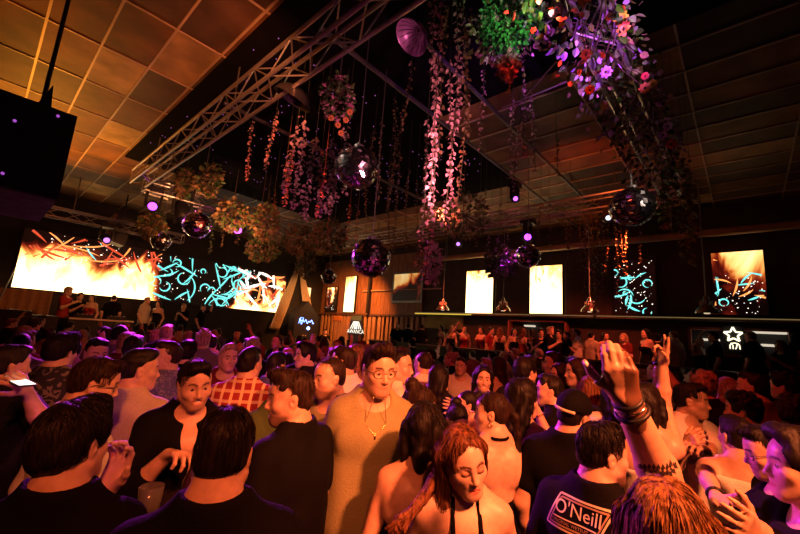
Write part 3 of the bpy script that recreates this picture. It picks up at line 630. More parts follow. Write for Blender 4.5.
# ------------------------------------------------------------------ figures: smooth-blended solids polygonised with surface nets
def axis(lo, hi, h, fine=()):
    out = [lo]; x = lo
    while x < hi:
        s = h
        for a, b, f in fine:
            if a <= x < b: s = min(s, f)
            elif x < a < x + s: s = max(a - x, f)
        x += s; out.append(x)
    return np.array(out, np.float32)
class Fld:
    def __init__(s, X, Y, Z):
        s.A = (X, Y, Z); s.F = np.full((len(X), len(Y), len(Z)), 0.25, np.float32)
    def sub(s, lo, hi):
        i = [(max(np.searchsorted(a, l) - 1, 0), np.searchsorted(a, h) + 1) for a, l, h in zip(s.A, lo, hi)]
        sl = tuple(slice(a, b) for a, b in i)
        X, Y, Z = (a[q] for a, q in zip(s.A, sl))
        return sl, X[:, None, None], Y[None, :, None], Z[None, None, :]
    def op(s, sl, d, k, mode):
        f = s.F[sl]
        if mode == 'u':
            h = np.maximum(k - np.abs(f - d), 0) / k; s.F[sl] = np.minimum(f, d) - h * h * k * 0.25
        else:
            h = np.maximum(k - np.abs(f + d), 0) / k; s.F[sl] = np.maximum(f, -d) + h * h * k * 0.25
    def cone(s, a, b, ra, rb, k=0.01, mode='u', pad=0.03):
        a = np.asarray(a, np.float32); b = np.asarray(b, np.float32); m = max(k, 0.0) + pad
        lo = np.minimum(a - ra, b - rb) - m; hi = np.maximum(a + ra, b + rb) + m
        sl, X, Y, Z = s.sub(lo, hi)
        if 0 in s.F[sl].shape: return
        ba = b - a; L = float(ba @ ba) + 1e-9
        px, py, pz = X - a[0], Y - a[1], Z - a[2]
        t = np.clip((px * ba[0] + py * ba[1] + pz * ba[2]) / L, 0, 1)
        d = np.sqrt((px - t * ba[0]) ** 2 + (py - t * ba[1]) ** 2 + (pz - t * ba[2]) ** 2) - (ra + t * (rb - ra))
        s.op(sl, d, k, mode)
    def ell(s, c, r, R=None, k=0.01, mode='u', pad=0.03):
        c = np.asarray(c, np.float32); r = np.asarray(r, np.float32); m = k + pad
        e = r if R is None else np.sqrt((np.asarray(R) ** 2) @ (r ** 2))
        sl, X, Y, Z = s.sub(c - e - m, c + e + m)
        if 0 in s.F[sl].shape: return
        px, py, pz = X - c[0], Y - c[1], Z - c[2]
        if R is not None:
            q = [px * R[0][i] + py * R[1][i] + pz * R[2][i] for i in range(3)]
        else: q = [px, py, pz]
        k0 = np.sqrt(sum((q[i] / r[i]) ** 2 for i in range(3)))
        k1 = np.sqrt(sum((q[i] / r[i] ** 2) ** 2 for i in range(3))) + 1e-6
        s.op(sl, k0 * (k0 - 1) / k1, k, mode)
    def cut(s, n, c, k=0.004):
        """drops everything where n.p > c"""
        X, Y, Z = s.A
        d = X[:, None, None] * n[0] + Y[None, :, None] * n[1] + Z[None, None, :] * n[2] - c
        h = np.maximum(k - np.abs(s.F - d), 0) / k
        s.F = (np.maximum(s.F, d) + h * h * k * 0.25).astype(np.float32)
    def ripple(s, amp, fr, seed=0, band=0.05, stretch=(1, 1, 1)):
        m = np.abs(s.F) < band
        if not m.any(): return
        i, j, k = np.nonzero(m); r = np.random.default_rng(seed)
        P = np.stack([s.A[0][i] * stretch[0], s.A[1][j] * stretch[1], s.A[2][k] * stretch[2]], 1); v = np.zeros(len(i))
        for o in range(6):
            w = r.normal(size=3); w /= np.linalg.norm(w); f = fr * (0.6 + 0.35 * o)
            ph = P @ w * f + r.uniform(0, 6.28)
            w2 = r.normal(size=3); ph = ph + 1.3 * np.sin(P @ w2 * fr * 0.45 + r.uniform(0, 6.28))
            v += np.sin(ph) / (1 + 0.4 * o)
        s.F[m] += (amp * v / 2.2).astype(np.float32)
    def surf(s):
        F = s.F; F[0] = F[-1] = 0.1; F[:, 0] = F[:, -1] = 0.1; F[:, :, 0] = F[:, :, -1] = 0.1
        S = F < 0; n = np.zeros(tuple(q - 1 for q in F.shape), np.uint8)
        cs = [(a, b, c) for a in (0, 1) for b in (0, 1) for c in (0, 1)]
        for a, b, c in cs: n += S[a:n.shape[0] + a, b:n.shape[1] + b, c:n.shape[2] + c]
        act = (n > 0) & (n < 8); idx = np.argwhere(act); N = len(idx)
        vid = np.full(n.shape, -1, np.int32); vid[act] = np.arange(N)
        i, j, k = idx.T
        g = {c: F[i + c[0], j + c[1], k + c[2]] for c in cs}
        p = {c: np.stack([s.A[0][i + c[0]], s.A[1][j + c[1]], s.A[2][k + c[2]]], 1) for c in cs}
        sm = np.zeros((N, 3), np.float32); ct = np.zeros(N, np.float32)
        for c in cs:
            for ax in range(3):
                if c[ax] == 0:
                    e = list(c); e[ax] = 1; e = tuple(e); m = (g[c] < 0) != (g[e] < 0)
                    t = np.where(m, g[c] / np.where(m, g[c] - g[e], 1), 0)[:, None]
                    sm += np.where(m[:, None], p[c] + t * (p[e] - p[c]), 0); ct += m
        Vt = sm / np.maximum(ct, 1)[:, None]
        Q = []
        for ax in range(3):
            b, c = (ax + 1) % 3, (ax + 2) % 3
            lo = [slice(1, -1)] * 3; hi = [slice(1, -1)] * 3; lo[ax] = slice(0, -1); hi[ax] = slice(1, None)
            s0, s1 = S[tuple(lo)], S[tuple(hi)]
            e = np.argwhere(s0 != s1)
            if not len(e): continue
            ins = s0[tuple(e.T)]
            off = [1, 1, 1]; off[ax] = 0
            e = e + off
            def cell(db, dc):
                q = e.copy(); q[:, b] += db; q[:, c] += dc; return vid[tuple(q.T)]
            q = np.stack([cell(-1, -1), cell(0, -1), cell(0, 0), cell(-1, 0)], 1)
            q[~ins] = q[~ins][:, ::-1]; Q.append(q)
        return Vt, (np.concatenate(Q) if Q else np.zeros((0, 4), np.int32))
def rot(ax, a):
    c, s = math.cos(a), math.sin(a)
    return np.array({'x': [[1, 0, 0], [0, c, -s], [0, s, c]], 'y': [[c, 0, s], [0, 1, 0], [-s, 0, c]], 'z': [[c, -s, 0], [s, c, 0], [0, 0, 1]]}[ax])
def nrm(v): v = np.asarray(v, float); return v / (np.linalg.norm(v) + 1e-12)

def hand_prims(W, d, n, side, curl=0.35, thumb=0.5, spread=0.1, sc=1.0, fingers=None):
    d = nrm(d); n = nrm(np.asarray(n) - d * (np.asarray(n) @ d)); t = np.cross(d, n) * side
    P = []
    for f in range(4):
        o = (0.030, 0.0105, -0.0105, -0.030)[f] * sc
        K = W + d * (0.088, 0.093, 0.088, 0.078)[f] * sc + t * o
        P.append(('c', W + t * o * 0.55 + d * 0.01, K, 0.0155 * sc, 0.0118 * sc, 0.014, 'hand'))
        cu = (fingers[f] if fingers else curl * (1, 1.05, 1.12, 1.2)[f])
        L = (0.92, 1.0, 0.94, 0.76)[f] * sc; th = cu * 0.8; p = K
        sp = spread * (1.2, 0.35, -0.45, -1.4)[f]
        for L0, r0, r1 in ((0.043, 0.0102, 0.0090), (0.028, 0.0090, 0.0082), (0.023, 0.0082, 0.0068)):
            q = p + (d * math.cos(th) + n * math.sin(th) + t * sp) * L0 * L
            P.append(('c', p, q, r0 * sc, r1 * sc, 0.004, 'hand')); p = q; th += cu * 1.1
    b = W + d * 0.022 * sc + t * 0.022 * sc; th = thumb
    v = nrm(d * 0.75 + t * 0.75 + n * (0.15 + 0.5 * th)); p = b
    for L0, r0, r1 in ((0.045, 0.016, 0.0125), (0.034, 0.0118, 0.0105), (0.026, 0.0105, 0.0075)):
        q = p + v * L0 * sc
        P.append(('c', p, q, r0 * sc, r1 * sc, 0.006 if L0 < 0.04 else 0.014, 'hand')); p = q
        v = nrm(v + d * 0.25 + n * 0.4 * th - t * 0.25 * th)
    return P

def head_prims(woman, smile=0.0, closed=False, jaw=1.0, nose=1.0, mouth_open=0.0):
    j = jaw * (0.95 if woman else 1.03)
    P = [('e', (0, -0.012, 0.036), (0.071, 0.096, 0.086), 0.01), ('e', (0, 0.020, -0.028), (0.064 * j, 0.066, 0.078), 0.03),
         ('e', (0, 0.026, 0.035), (0.062, 0.060, 0.060), 0.03),
         ('e', (0, 0.054, -0.062), (0.040 * j, 0.036, 0.040), 0.03), ('e', (0, 0.070, -0.060), (0.022, 0.0185, 0.022), 0.015), ('e', (0, 0.064, -0.098), (0.023 * j, 0.021, 0.019), 0.03)]
    for s in (-1, 1):
        P += [('c', (s * 0.056 * j, -0.002, -0.056), (s * 0.020, 0.062, -0.101), 0.017, 0.014, 0.03),
              ('e', (s * 0.043, 0.056, -0.024), (0.024, 0.022, 0.020), 0.025)]
        P += [('c', (s * 0.010, 0.083, 0.019), (s * 0.046, 0.064, 0.018), 0.006 if woman else 0.0085, 0.007, 0.016)]
    P += [('X', (s * 0.032, 0.098, -0.001), (0.0185, 0.0175, 0.0125), 0.012) for s in (-1, 1)]
    n = nose * (0.92 if woman else 1.0)
    P += [('c', (0, 0.0835, 0.010), (0, 0.1035, -0.033), 0.0075, 0.0105 * n, 0.012), ('e', (0, 0.1035, -0.036), (0.0115 * n, 0.0105, 0.0095), 0.006),
          ('e', (0.0125 * n, 0.0935, -0.040), (0.0085 * n, 0.010, 0.0075), 0.006), ('e', (-0.0125 * n, 0.0935, -0.040), (0.0085 * n, 0.010, 0.0075), 0.006)]
    w = 0.0235 + 0.011 * smile; up = 0.012 * smile; mo = mouth_open + 1.2 * (smile > 0.7)
    f = 1.15 if woman else 0.9
    for s in (-1, 1):
        P += [('c', (s * 0.006, 0.0885, -0.0655), (s * w, 0.0755 + 0.008 * smile, -0.0685 + up), 0.0052 * f, 0.0030, 0.004),
              ('c', (s * 0.004, 0.0875, -0.0775 - 0.008 * mo), (s * w, 0.0755 + 0.008 * smile, -0.0705 + up), 0.0062 * f, 0.0030, 0.004)]
        if smile: P.append(('e', (s * 0.046, 0.058, -0.034), (0.019, 0.018, 0.017), 0.015))
    if smile > 0.4 or mo:
        P.append(('X', (0, 0.099, -0.0705 + 0.003 * smile), (w * 0.85, 0.016, 0.0040 + 0.0045 * mo), 0.003))
    else: P.append(('X', (0, 0.0965, -0.0708), (w * 0.95, 0.010, 0.0012), 0.003))
    for s in (-1, 1):
        if closed: P.append(('e', (s * 0.0315, 0.0755, -0.001), (0.0165, 0.0135, 0.0125), 0.004))
        else:
            P.append(('c', (s * 0.0185, 0.0840, 0.0062), (s * 0.0445, 0.0750, 0.0045), 0.0066, 0.0062, 0.004))
            P.append(('c', (s * 0.0185, 0.0815, -0.0098), (s * 0.0445, 0.0735, -0.0088), 0.0055, 0.0055, 0.004))
        P += [('e', (s * 0.0745, -0.010, -0.010), (0.0085, 0.019, 0.031), 0.006), ('x', (s * 0.084, -0.006, -0.008), 0.0095, 0.006),
              ('e', (s * 0.0765, -0.018, 0.004), (0.0075, 0.012, 0.022), 0.004)]
    return P
HS = 0.905
def run_head(F, P, E, Rh):
    sc = lambda r: tuple(k * HS for k in r)
    for q in P:
        if q[0] == 'e': F.ell(E + Rh @ V(*q[1]) * HS, sc(q[2]), Rh, q[3])
        elif q[0] == 'c': F.cone(E + Rh @ V(*q[1]) * HS, E + Rh @ V(*q[2]) * HS, q[3] * HS, q[4] * HS, q[5])
        elif q[0] == 'X': F.ell(E + Rh @ V(*q[1]) * HS, sc(q[2]), Rh, q[3], 's')
        else: F.ell(E + Rh @ V(*q[1]) * HS, sc((q[2],) * 3), None, q[3], 's')

def person(label, px=None, py=None, d=None, facing=0, head=None, pitch=0, roll=0, woman=False, skin='skin_a', hair='short', haircol='hair_black',
           top=('tee', 'cloth_black'), legs='cloth_dark', L=None, R=None, bend=(0, 0), group=None, hc=0.012, hf=0.0048, stout=1.0,
           smile=0.0, closed=False, beard=0.0, extras=None, headz=None, floor=0.0, seed=0, nose=1.0, bare=False, jaw=1.0, loc=None, height=1.75, mouth_open=0.0, strands=0, hz=0.012, lod=False, cat='person', brow=1.0):
    """one figure: px,py,d is the centre of the head; facing/head are measured from the viewer (0 towards, 90 to the right, 180 away)"""
    if head is None: head = facing
    Rt = rot('x', -math.radians(bend[0])) @ rot('y', math.radians(bend[1]))
    P0 = V(0, 0, 0.95)
    T = lambda *p: P0 + Rt @ (V(*p) - P0)
    E = T(0, 0.02, 1.635)
    Rh = rot('z', math.radians(head - facing)) @ rot('x', -math.radians(pitch)) @ rot('y', math.radians(roll))
    E = T(0, -0.005, 1.505) + Rh @ V(0, 0.022, 0.106)
    if loc is None:
        W = at(px, py, d); s = (W[2] - floor) / E[2]
        th = math.atan2(EYE[1] - W[1], EYE[0] - W[0]) + math.radians(facing) - PI / 2
        o = Rot2 = rot('z', th); q = o @ (E * s); base = V(W[0] - q[0], W[1] - q[1], floor)
    else:
        s = height / 1.75; base = V(*loc, floor) if len(loc) == 2 else V(*loc)
        th = math.radians(facing); o = rot('z', th)
        W = base + o @ (E * s)
    inv = lambda p: o.T @ (np.asarray(p, float) - base) / s
    px2l = lambda p: inv(at(*p))
    # ---- limbs
    sw = 0.146 if woman else 0.162
    sw *= (stout * 0.5 + 0.5)
    B = []   # ('c'|'e', ..., k, tag)
    arms = {}
    for side, spec in ((1, R), (-1, L)):
        Sh = T(side * sw, -0.012, 1.405)
        spec = dict(spec or {})
        if 'el' in spec: el = px2l(spec['el'])
        elif 'e' in spec: el = V(*spec['e'])
        else: el = Sh + Rt @ V(side * 0.06, -0.03, -0.275)
        if 'wr' in spec: wr = px2l(spec['wr'])
        elif 'w' in spec: wr = V(*spec['w'])
        else: wr = el + V(side * 0.01 - side * 0.03, 0.085, -0.225)
        # keep the bones at their lengths
        ul, fl = 0.285, 0.245
        if not spec.get('free'):
            dv = wr - Sh; D = np.linalg.norm(dv)
            if D > (ul + fl) * 0.985: wr = Sh + dv / D * (ul + fl) * 0.985; dv = wr - Sh; D = np.linalg.norm(dv)
            if D < 0.12: D = 0.12
            a = (ul * ul - fl * fl + D * D) / (2 * D); h = math.sqrt(max(ul * ul - a * a, 0.0004)); u = nrm(dv)
            pole = el - Sh; pole = pole - u * (pole @ u); el = Sh + u * a + nrm(pole) * h
        fd = nrm(wr - el)
        hd = nrm(spec['hd']) if 'hd' in spec else (nrm(px2l(spec['ft']) - wr) if 'ft' in spec else fd)
        hn = V(*spec['hn']) if 'hn' in spec else (nrm(px2l(spec['nt']) - wr) if 'nt' in spec else V(-side, 0.15, 0))
        ta = spec.get('thick', 1.0) * (0.86 if woman else 1.0)
        B += [('c', Sh, el, 0.047 * ta, 0.040 * ta, 0.035, 'uarm%d' % side), ('c', el, el + (wr - el) * 0.4, 0.040 * ta, 0.040 * ta, 0.02, 'farm%d' % side),
              ('c', el + (wr - el) * 0.4, wr, 0.039 * ta, 0.0265 * ta, 0.02, 'farm%d' % side)]
        H = hand_prims(wr, hd, hn, side, spec.get('curl', 0.35), spec.get('thumb', 0.5), spec.get('spread', 0.1), 0.93 if woman else 1.0, spec.get('fingers'))
        arms[side] = (Sh, el, wr, hd, hn, spec.get('fine', 0), H)
    w = woman
    torso = [('e', T(0, 0, 0.955), (0.170 if w else 0.160, 0.112, 0.115), 0.06, 'hip'),
             ('e', T(0, 0.004, 1.10), (0.122 if w else 0.142 * stout, 0.088 if w else 0.100 * stout, 0.15), 0.07, 'torso'),
             ('e', T(0, 0.004, 1.28), (0.138 if w else 0.165 * stout, 0.094 if w else 0.110 * stout, 0.165), 0.07, 'torso'),
             ('c', T(-sw + 0.03, -0.014, 1.40), T(sw - 0.03, -0.014, 1.40), 0.058, 0.058, 0.05, 'torso'),
             ('c', T(-0.12, -0.02, 1.425), T(-0.03, -0.025, 1.50), 0.036, 0.040, 0.04, 'trap'),
             ('c', T(0.12, -0.02, 1.425), T(0.03, -0.025, 1.50), 0.036, 0.040, 0.04, 'trap')]
    if w: torso += [('e', T(x * 0.068, 0.085, 1.255), (0.058, 0.055, 0.058), 0.03, 'torso') for x in (-1, 1)]
    else: torso += [('e', T(x * 0.072, 0.072, 1.315), (0.080, 0.034, 0.060), 0.05, 'torso') for x in (-1, 1)]
    torso += [('e', T(x * 0.075, -0.07, 1.33), (0.075, 0.040, 0.085), 0.04, 'torso') for x in (-1, 1)]
    nk = 0.046 if w else 0.057
    neck = [('c', T(0, -0.018, 1.44), E + Rh @ V(0, -0.028, -0.055), nk + 0.006, nk, 0.035, 'neck')]
    leg = []
    for sd in (-1, 1):
        hx = sd * 0.088
        leg += [('c', V(hx, 0, 0.90), V(sd * 0.098, 0.015, 0.50), 0.086, 0.056, 0.05, 'leg'), ('c', V(sd * 0.098, 0.015, 0.50), V(sd * 0.10, -0.012, 0.30), 0.054, 0.052, 0.03, 'leg'),
                ('c', V(sd * 0.10, -0.012, 0.30), V(sd * 0.102, -0.02, 0.085), 0.050, 0.036, 0.03, 'leg'), ('c', V(sd * 0.102, -0.035, 0.045), V(sd * 0.115, 0.15, 0.032), 0.042, 0.03, 0.03, 'foot%d' % sd)]
    allp = torso + neck + leg + B
    def bounds(prs, m):
        lo = np.full(3, 9.0); hi = -lo
        for q in prs:
            if q[0] == 'c': a, b, ra, rb = q[1:5]; l, h = np.minimum(a - ra, b - rb), np.maximum(a + ra, b + rb)
            else: l, h = q[1] - max(q[2]), q[1] + max(q[2])
            lo = np.minimum(lo, l); hi = np.maximum(hi, h)
        return lo - m, hi + m
    def feed(F, prs, off=0.0, k2=None):
        for q in prs:
            k = q[-2] if k2 is None else max(q[-2], k2)
            if q[0] == 'c': F.cone(q[1], q[2], q[3] + off, q[4] + off, k)
            else: F.ell(q[1], tuple(r + off for r in q[2]), Rt, k)
    hands = arms[1][6] + arms[-1][6]
    # ---- body
    lo, hi = bounds(allp + hands, 0.03)
    lo = np.minimum(lo, E - 0.16); hi = np.maximum(hi, E + 0.16)
    fine = [[(E[a] - 0.125, E[a] + 0.13, hf)] for a in range(3)]
    for sd in (1, -1):
        if not lod or arms[sd][5]:
            l, h = bounds(arms[sd][6], 0.006)
            for a in range(3): fine[a].append((l[a], h[a], arms[sd][5] or 0.0075))
    if lod: fine = [[(E[a] - 0.115, E[a] + 0.125, hf)] for a in range(3)]
    F = Fld(*[axis(lo[a], hi[a], hc, fine[a]) for a in range(3)])
    feed(F, torso + neck + leg + B); feed(F, hands)
    run_head(F, head_prims(w, smile, closed, jaw, nose, mouth_open), E, Rh)
    Vt, Q = F.surf()
    me = mesh_np('person', Vt * s, Q.ravel(), np.full(len(Q), 4), [MATS[skin]])
    hl = (Vt - E) @ Rh / HS   # head frame
    col = np.ones((len(Vt), 4), np.float32)
    x, y, z = np.abs(hl[:, 0]), hl[:, 1], hl[:, 2]
    if not lod or True:
        lw = 0.023 + 0.008 * smile
        lip = (x < lw + 0.001) & (y > 0.070) & (np.abs(z + 0.0713 - 0.010 * smile * (x / lw) ** 2) < (0.0118 if w else 0.0095) - 0.0075 * (x / lw) ** 2)
        if beard:
            be = (y > 0.0) & (z < -0.042 + 0.035 * np.clip((x - 0.03) / 0.03, 0, 1)) & (z > -0.125) & (x < 0.08)
            be &= ~((x < 0.045) & (z > -0.052) & (y > 0.06)) | ((x < 0.026) & (z < -0.050))
            bw = np.clip((0.062 - y * 0 - (np.sqrt(np.maximum(0, (x / 1.0) ** 2)) * 0.2) - (z + 0.105)) / 0.02, 0, 1) * np.clip(y / 0.02, 0, 1) * beard
            col[be, :3] = 1 - bw[be][:, None] * np.array([0.88, 0.91, 0.92])
        col[lip, :3] = (0.85, 0.42, 0.42) if w else (0.9, 0.6, 0.58)
        bz = 0.0215 + 0.006 * np.sin(np.clip((x - 0.012) / 0.04, 0, 1) * PI)
        br = (x > 0.011) & (x < 0.051) & (y > 0.055) & (np.abs(z - bz) < 0.0055 * brow)
        col[br, :3] = (0.16, 0.11, 0.09)
        if closed:
            ls = (np.abs(x - 0.0315) < 0.017) & (y > 0.07) & (np.abs(z + 0.0105 - 0.25 * (np.abs(x - 0.0315)) ** 2 / 0.017) < 0.0034); col[ls, :3] = (0.12, 0.08, 0.07)
            sh = (np.abs(x - 0.0315) < 0.018) & (y > 0.07) & (z > -0.008) & (z < 0.012); col[sh, :3] *= (0.72, 0.58, 0.55)
        # scalp under the hair takes the hair tone
        if hair != 'bald':
            scp = (z > 0.02 - 1.2 * np.clip(y + 0.02, -0.05, 0.2) + np.clip(y + 0.02, 0, 1) * 2.0) & (hl[:, 1] < 0.055) & (z > -0.03) & (x < 0.077)
            col[scp & (hl[:, 1] < 0.02), :3] = (0.25, 0.2, 0.18)
    at_ = me.color_attributes.new('tint', 'FLOAT_COLOR', 'POINT'); at_.data.foreach_set('color', col.ravel())
    root = bpy.data.objects.new('person', me); COL.objects.link(root)
    root.location = base; root.rotation_euler = (0, 0, th)
    tag(root, label, cat, group)
    def child(name, Vq, Qq, m, parent=None, lab=None, smooth=True, midx=None):
        if not len(Qq): return None
        mm = mesh_np(name, Vq * s, Qq.ravel(), np.full(len(Qq), Qq.shape[1]), m if isinstance(m, list) else [m], smooth, midx)
        c = bpy.data.objects.new(name, mm); COL.objects.link(c); c.parent = parent or root
        if lab: c['label'] = lab
        return c
    # ---- eyes
    if not closed and not lod:
        for sd in (-1, 1):
            vs, fs, mi = [], [], []; n = 12; rr = 0.0128
            rings = [0.0, 0.24, 0.52, 0.75, 1.1, 1.5, 2.0]
            for a in rings:
                for kk in range(n):
                    b = 2 * PI * kk / n; vs.append((rr * math.sin(a) * math.cos(b), rr * math.cos(a), rr * math.sin(a) * math.sin(b)))
            for a in range(len(rings) - 1):
                for kk in range(n): fs.append((a * n + kk, (a + 1) * n + kk, (a + 1) * n + (kk + 1) % n, a * n + (kk + 1) % n)); mi.append(1 if a < 2 else 0)
            vs = np.array(vs) + V(sd * 0.0315, 0.0745, -0.0010)
            child('eye', E + vs @ Rh.T * HS, np.array(fs), [MATS['eye_white'], MATS['eye_iris']], midx=mi)
        if smile > 0.4 or mouth_open:
            vs, fs = [], []
            for a in range(7):
                u = (a - 3) / 3; xx = u * 0.030; yy = 0.0880 - 0.009 * u * u; zz = -0.0665 + 0.006 * smile * u * u
                vs += [(xx, yy, zz + 0.003), (xx, yy + 0.0005, zz - 0.0105 * (1 - 0.5 * u * u))]
            fs = [(2 * a, 2 * a + 1, 2 * a + 3, 2 * a + 2) for a in range(6)]
            child('teeth', E + np.array(vs) @ Rh.T * HS, np.array(fs), MATS['teeth'])
    # ---- hair
    if hair != 'bald':
        Vh, Qh, ex = make_hair(hair, woman, seed, 0.0062 if not lod else 0.010, strands, hl=None)
        ch = child('hair', E + Vh @ Rh.T * HS, Qh, MATS[haircol])
    # ---- clothes
    kind, cm = top[0], top[1]
    hcl = hz
    def garment(name, prs, off, m, cuts, subs=(), adds=(), rip=0.005, k2=None, fr=22, seed2=0):
        lo, hi = bounds(list(prs) + list(adds), 0.035 + off)
        F = Fld(*[axis(lo[a], hi[a], hcl) for a in range(3)])
        feed(F, prs, off, k2)
        if rip: F.ripple(rip, fr, seed + seed2, stretch=(1, 1, 0.55))
        for n_, c_ in cuts: F.cut(n_, c_)
        for q in subs: F.ell(q[0], q[1], Rt, 0.008, 's')
        for q in adds: F.cone(q[1], q[2], q[3], q[4], q[5])
        Vg, Qg = F.surf()
        return child(name, Vg, Qg, MATS[m])
    def armcut(prs, side, frac, which='uarm'):
        out = []
        for q in prs:
            a, b = q[1], q[2]; out.append(('c', a, a + (b - a) * frac, q[3] * 1.06, q[3] + (q[4] - q[3]) * frac + 0.006, q[5], q[6]))
        return out
    up, dn = nrm(Rt @ V(0, 0, 1)), None
    tz = lambda z: float(up @ T(0, 0, z))
    Nc = T(0, 0.030, 1.505)
    if not bare and kind in ('tee', 'long', 'shirt', 'loose'):
        prs = torso + neck
        sl = []
        for sd in (1, -1):
            ua = [q for q in B if q[-1] == 'uarm%d' % sd]; fa = [q for q in B if q[-1] == 'farm%d' % sd]
            if kind in ('tee', 'loose'): sl += armcut(ua, sd, 0.62)
            elif kind == 'shirt': sl += ua + [('c', q[1], q[1] + (q[2] - q[1]) * (1.0 if i == 0 else 0.15), q[3], q[4], q[5], q[6]) for i, q in enumerate(fa)][:1]
            else: sl += ua + [('c', q[1], q[1] + (q[2] - q[1]) * (1.0 if i == 0 else 0.86), q[3], q[4], q[5], q[6]) for i, q in enumerate(fa)]
        hem = 0.78 if kind == 'loose' else 0.86
        skirt = [('c', T(-0.06, 0, 1.15), V(-0.075, 0, hem - 0.02), 0.095 * stout, 0.108, 0.06, 'hip'), ('c', T(0.06, 0, 1.15), V(0.075, 0, hem - 0.02), 0.095 * stout, 0.108, 0.06, 'hip')]
        if kind == 'loose': skirt += [('c', T(x * 0.075, 0.005, 1.30), T(x * 0.07, 0, 0.98), 0.098 * stout, 0.105, 0.05, 'hip') for x in (-1, 1)]
        nw = 0.078 if kind != 'shirt' else 0.074
        subs = [(T(0, 0.045, 1.475), (nw, 0.075, 0.052)), (T(0, -0.01, 1.592), (0.105, 0.115, 0.085))]
        if kind == 'shirt': subs.append((T(0, 0.12, 1.42), (0.040, 0.07, 0.13)))
        # sleeve openings: shave the rounded sleeve end flat
        g = garment('shirt' if kind in ('long', 'shirt') else 't_shirt', prs + skirt + sl, 0.014, cm, [((0, 0, -1), -hem)], subs, rip=0.0065 if not lod else 0.004, k2=0.03)
        ends = []
    elif kind in ('tank', 'halter', 'strap', 'open_back'):
        prs = torso[:3] + torso[6:]
        hem = top[2] if len(top) > 2 else 0.9
        if kind == 'tank':
            adds = [('c', T(x * 0.085, 0.07, 1.36), T(x * 0.10, -0.01, 1.475), 0.017, 0.017, 0.02) for x in (-1, 1)] + [('c', T(x * 0.10, -0.01, 1.475), T(x * 0.085, -0.09, 1.38), 0.017, 0.017, 0.02) for x in (-1, 1)]
            garment('tank_top', prs + torso[3:4], 0.010, cm, [((0, 0, -1), -hem), (tuple(up), tz(1.40))], [(T(x * (sw + 0.02), 0, 1.42), (0.075, 0.12, 0.13)) for x in (-1, 1)] + [(T(0, 0.05, 1.47), (0.075, 0.09, 0.09))], adds, k2=0.03)
        elif kind == 'strap':
            adds = [('c', T(x * 0.072, 0.118, 1.29), T(x * 0.088, 0.02, 1.472), 0.0065, 0.006, 0.006) for x in (-1, 1)] + [('c', T(x * 0.088, 0.02, 1.472), T(x * 0.075, -0.108, 1.30), 0.006, 0.0065, 0.006) for x in (-1, 1)]
            garment('top', prs, 0.007, cm, [((0, 0, -1), -hem), (tuple(nrm(up - 0.25 * (Rt @ V(0, 1, 0)))), float(nrm(up - 0.25 * (Rt @ V(0, 1, 0))) @ T(0, 0, 1.285)))], (), adds, rip=0.003)
        else:
            back = 1.06 if kind == 'open_back' else 1.14
            fw = Rt @ V(0, 1, 0); nn = nrm(up - fw * (1.34 - back) / 0.22); c0 = float(nn @ T(0, 0.11, 1.34))
            adds = [('c', T(x * 0.055, 0.105, 1.33), T(x * 0.045, 0.03, 1.475), 0.011, 0.008, 0.01) for x in (-1, 1)] + [('c', T(x * 0.045, 0.03, 1.475), T(x * 0.02, -0.065, 1.49), 0.008, 0.008, 0.01) for x in (-1, 1)]
            if kind == 'open_back': adds += [('c', T(x * 0.12, -0.02, 1.30), T(x * 0.01, -0.108, 1.27), 0.006, 0.006, 0.005) for x in (-1, 1)]
            garment('halter_top', prs, 0.007, cm, [((0, 0, -1), -hem), (tuple(nn), c0)], (), adds, rip=0.003)
    if legs:
        garment('trousers', [torso[0]] + [q for q in leg if q[-1] == 'leg'], 0.012, legs, [((0, 0, 1), 1.0), ((0, 0, -1), -0.075)], rip=0.005 if not lod else 0)
        for sd in (1, -1):
            garment('shoe', [q for q in leg if q[-1] == 'foot%d' % sd], 0.009, 'shoe_dark', [((0, 0, 1), 0.098), ((0, 0, -1), -0.002)], rip=0)
    info = dict(root=root, E=E, Rh=Rh, s=s, T=T, child=child, arms=arms, base=base, o=o, Rt=Rt, inv=inv, W=W)
    if extras: extras(info)
    return info

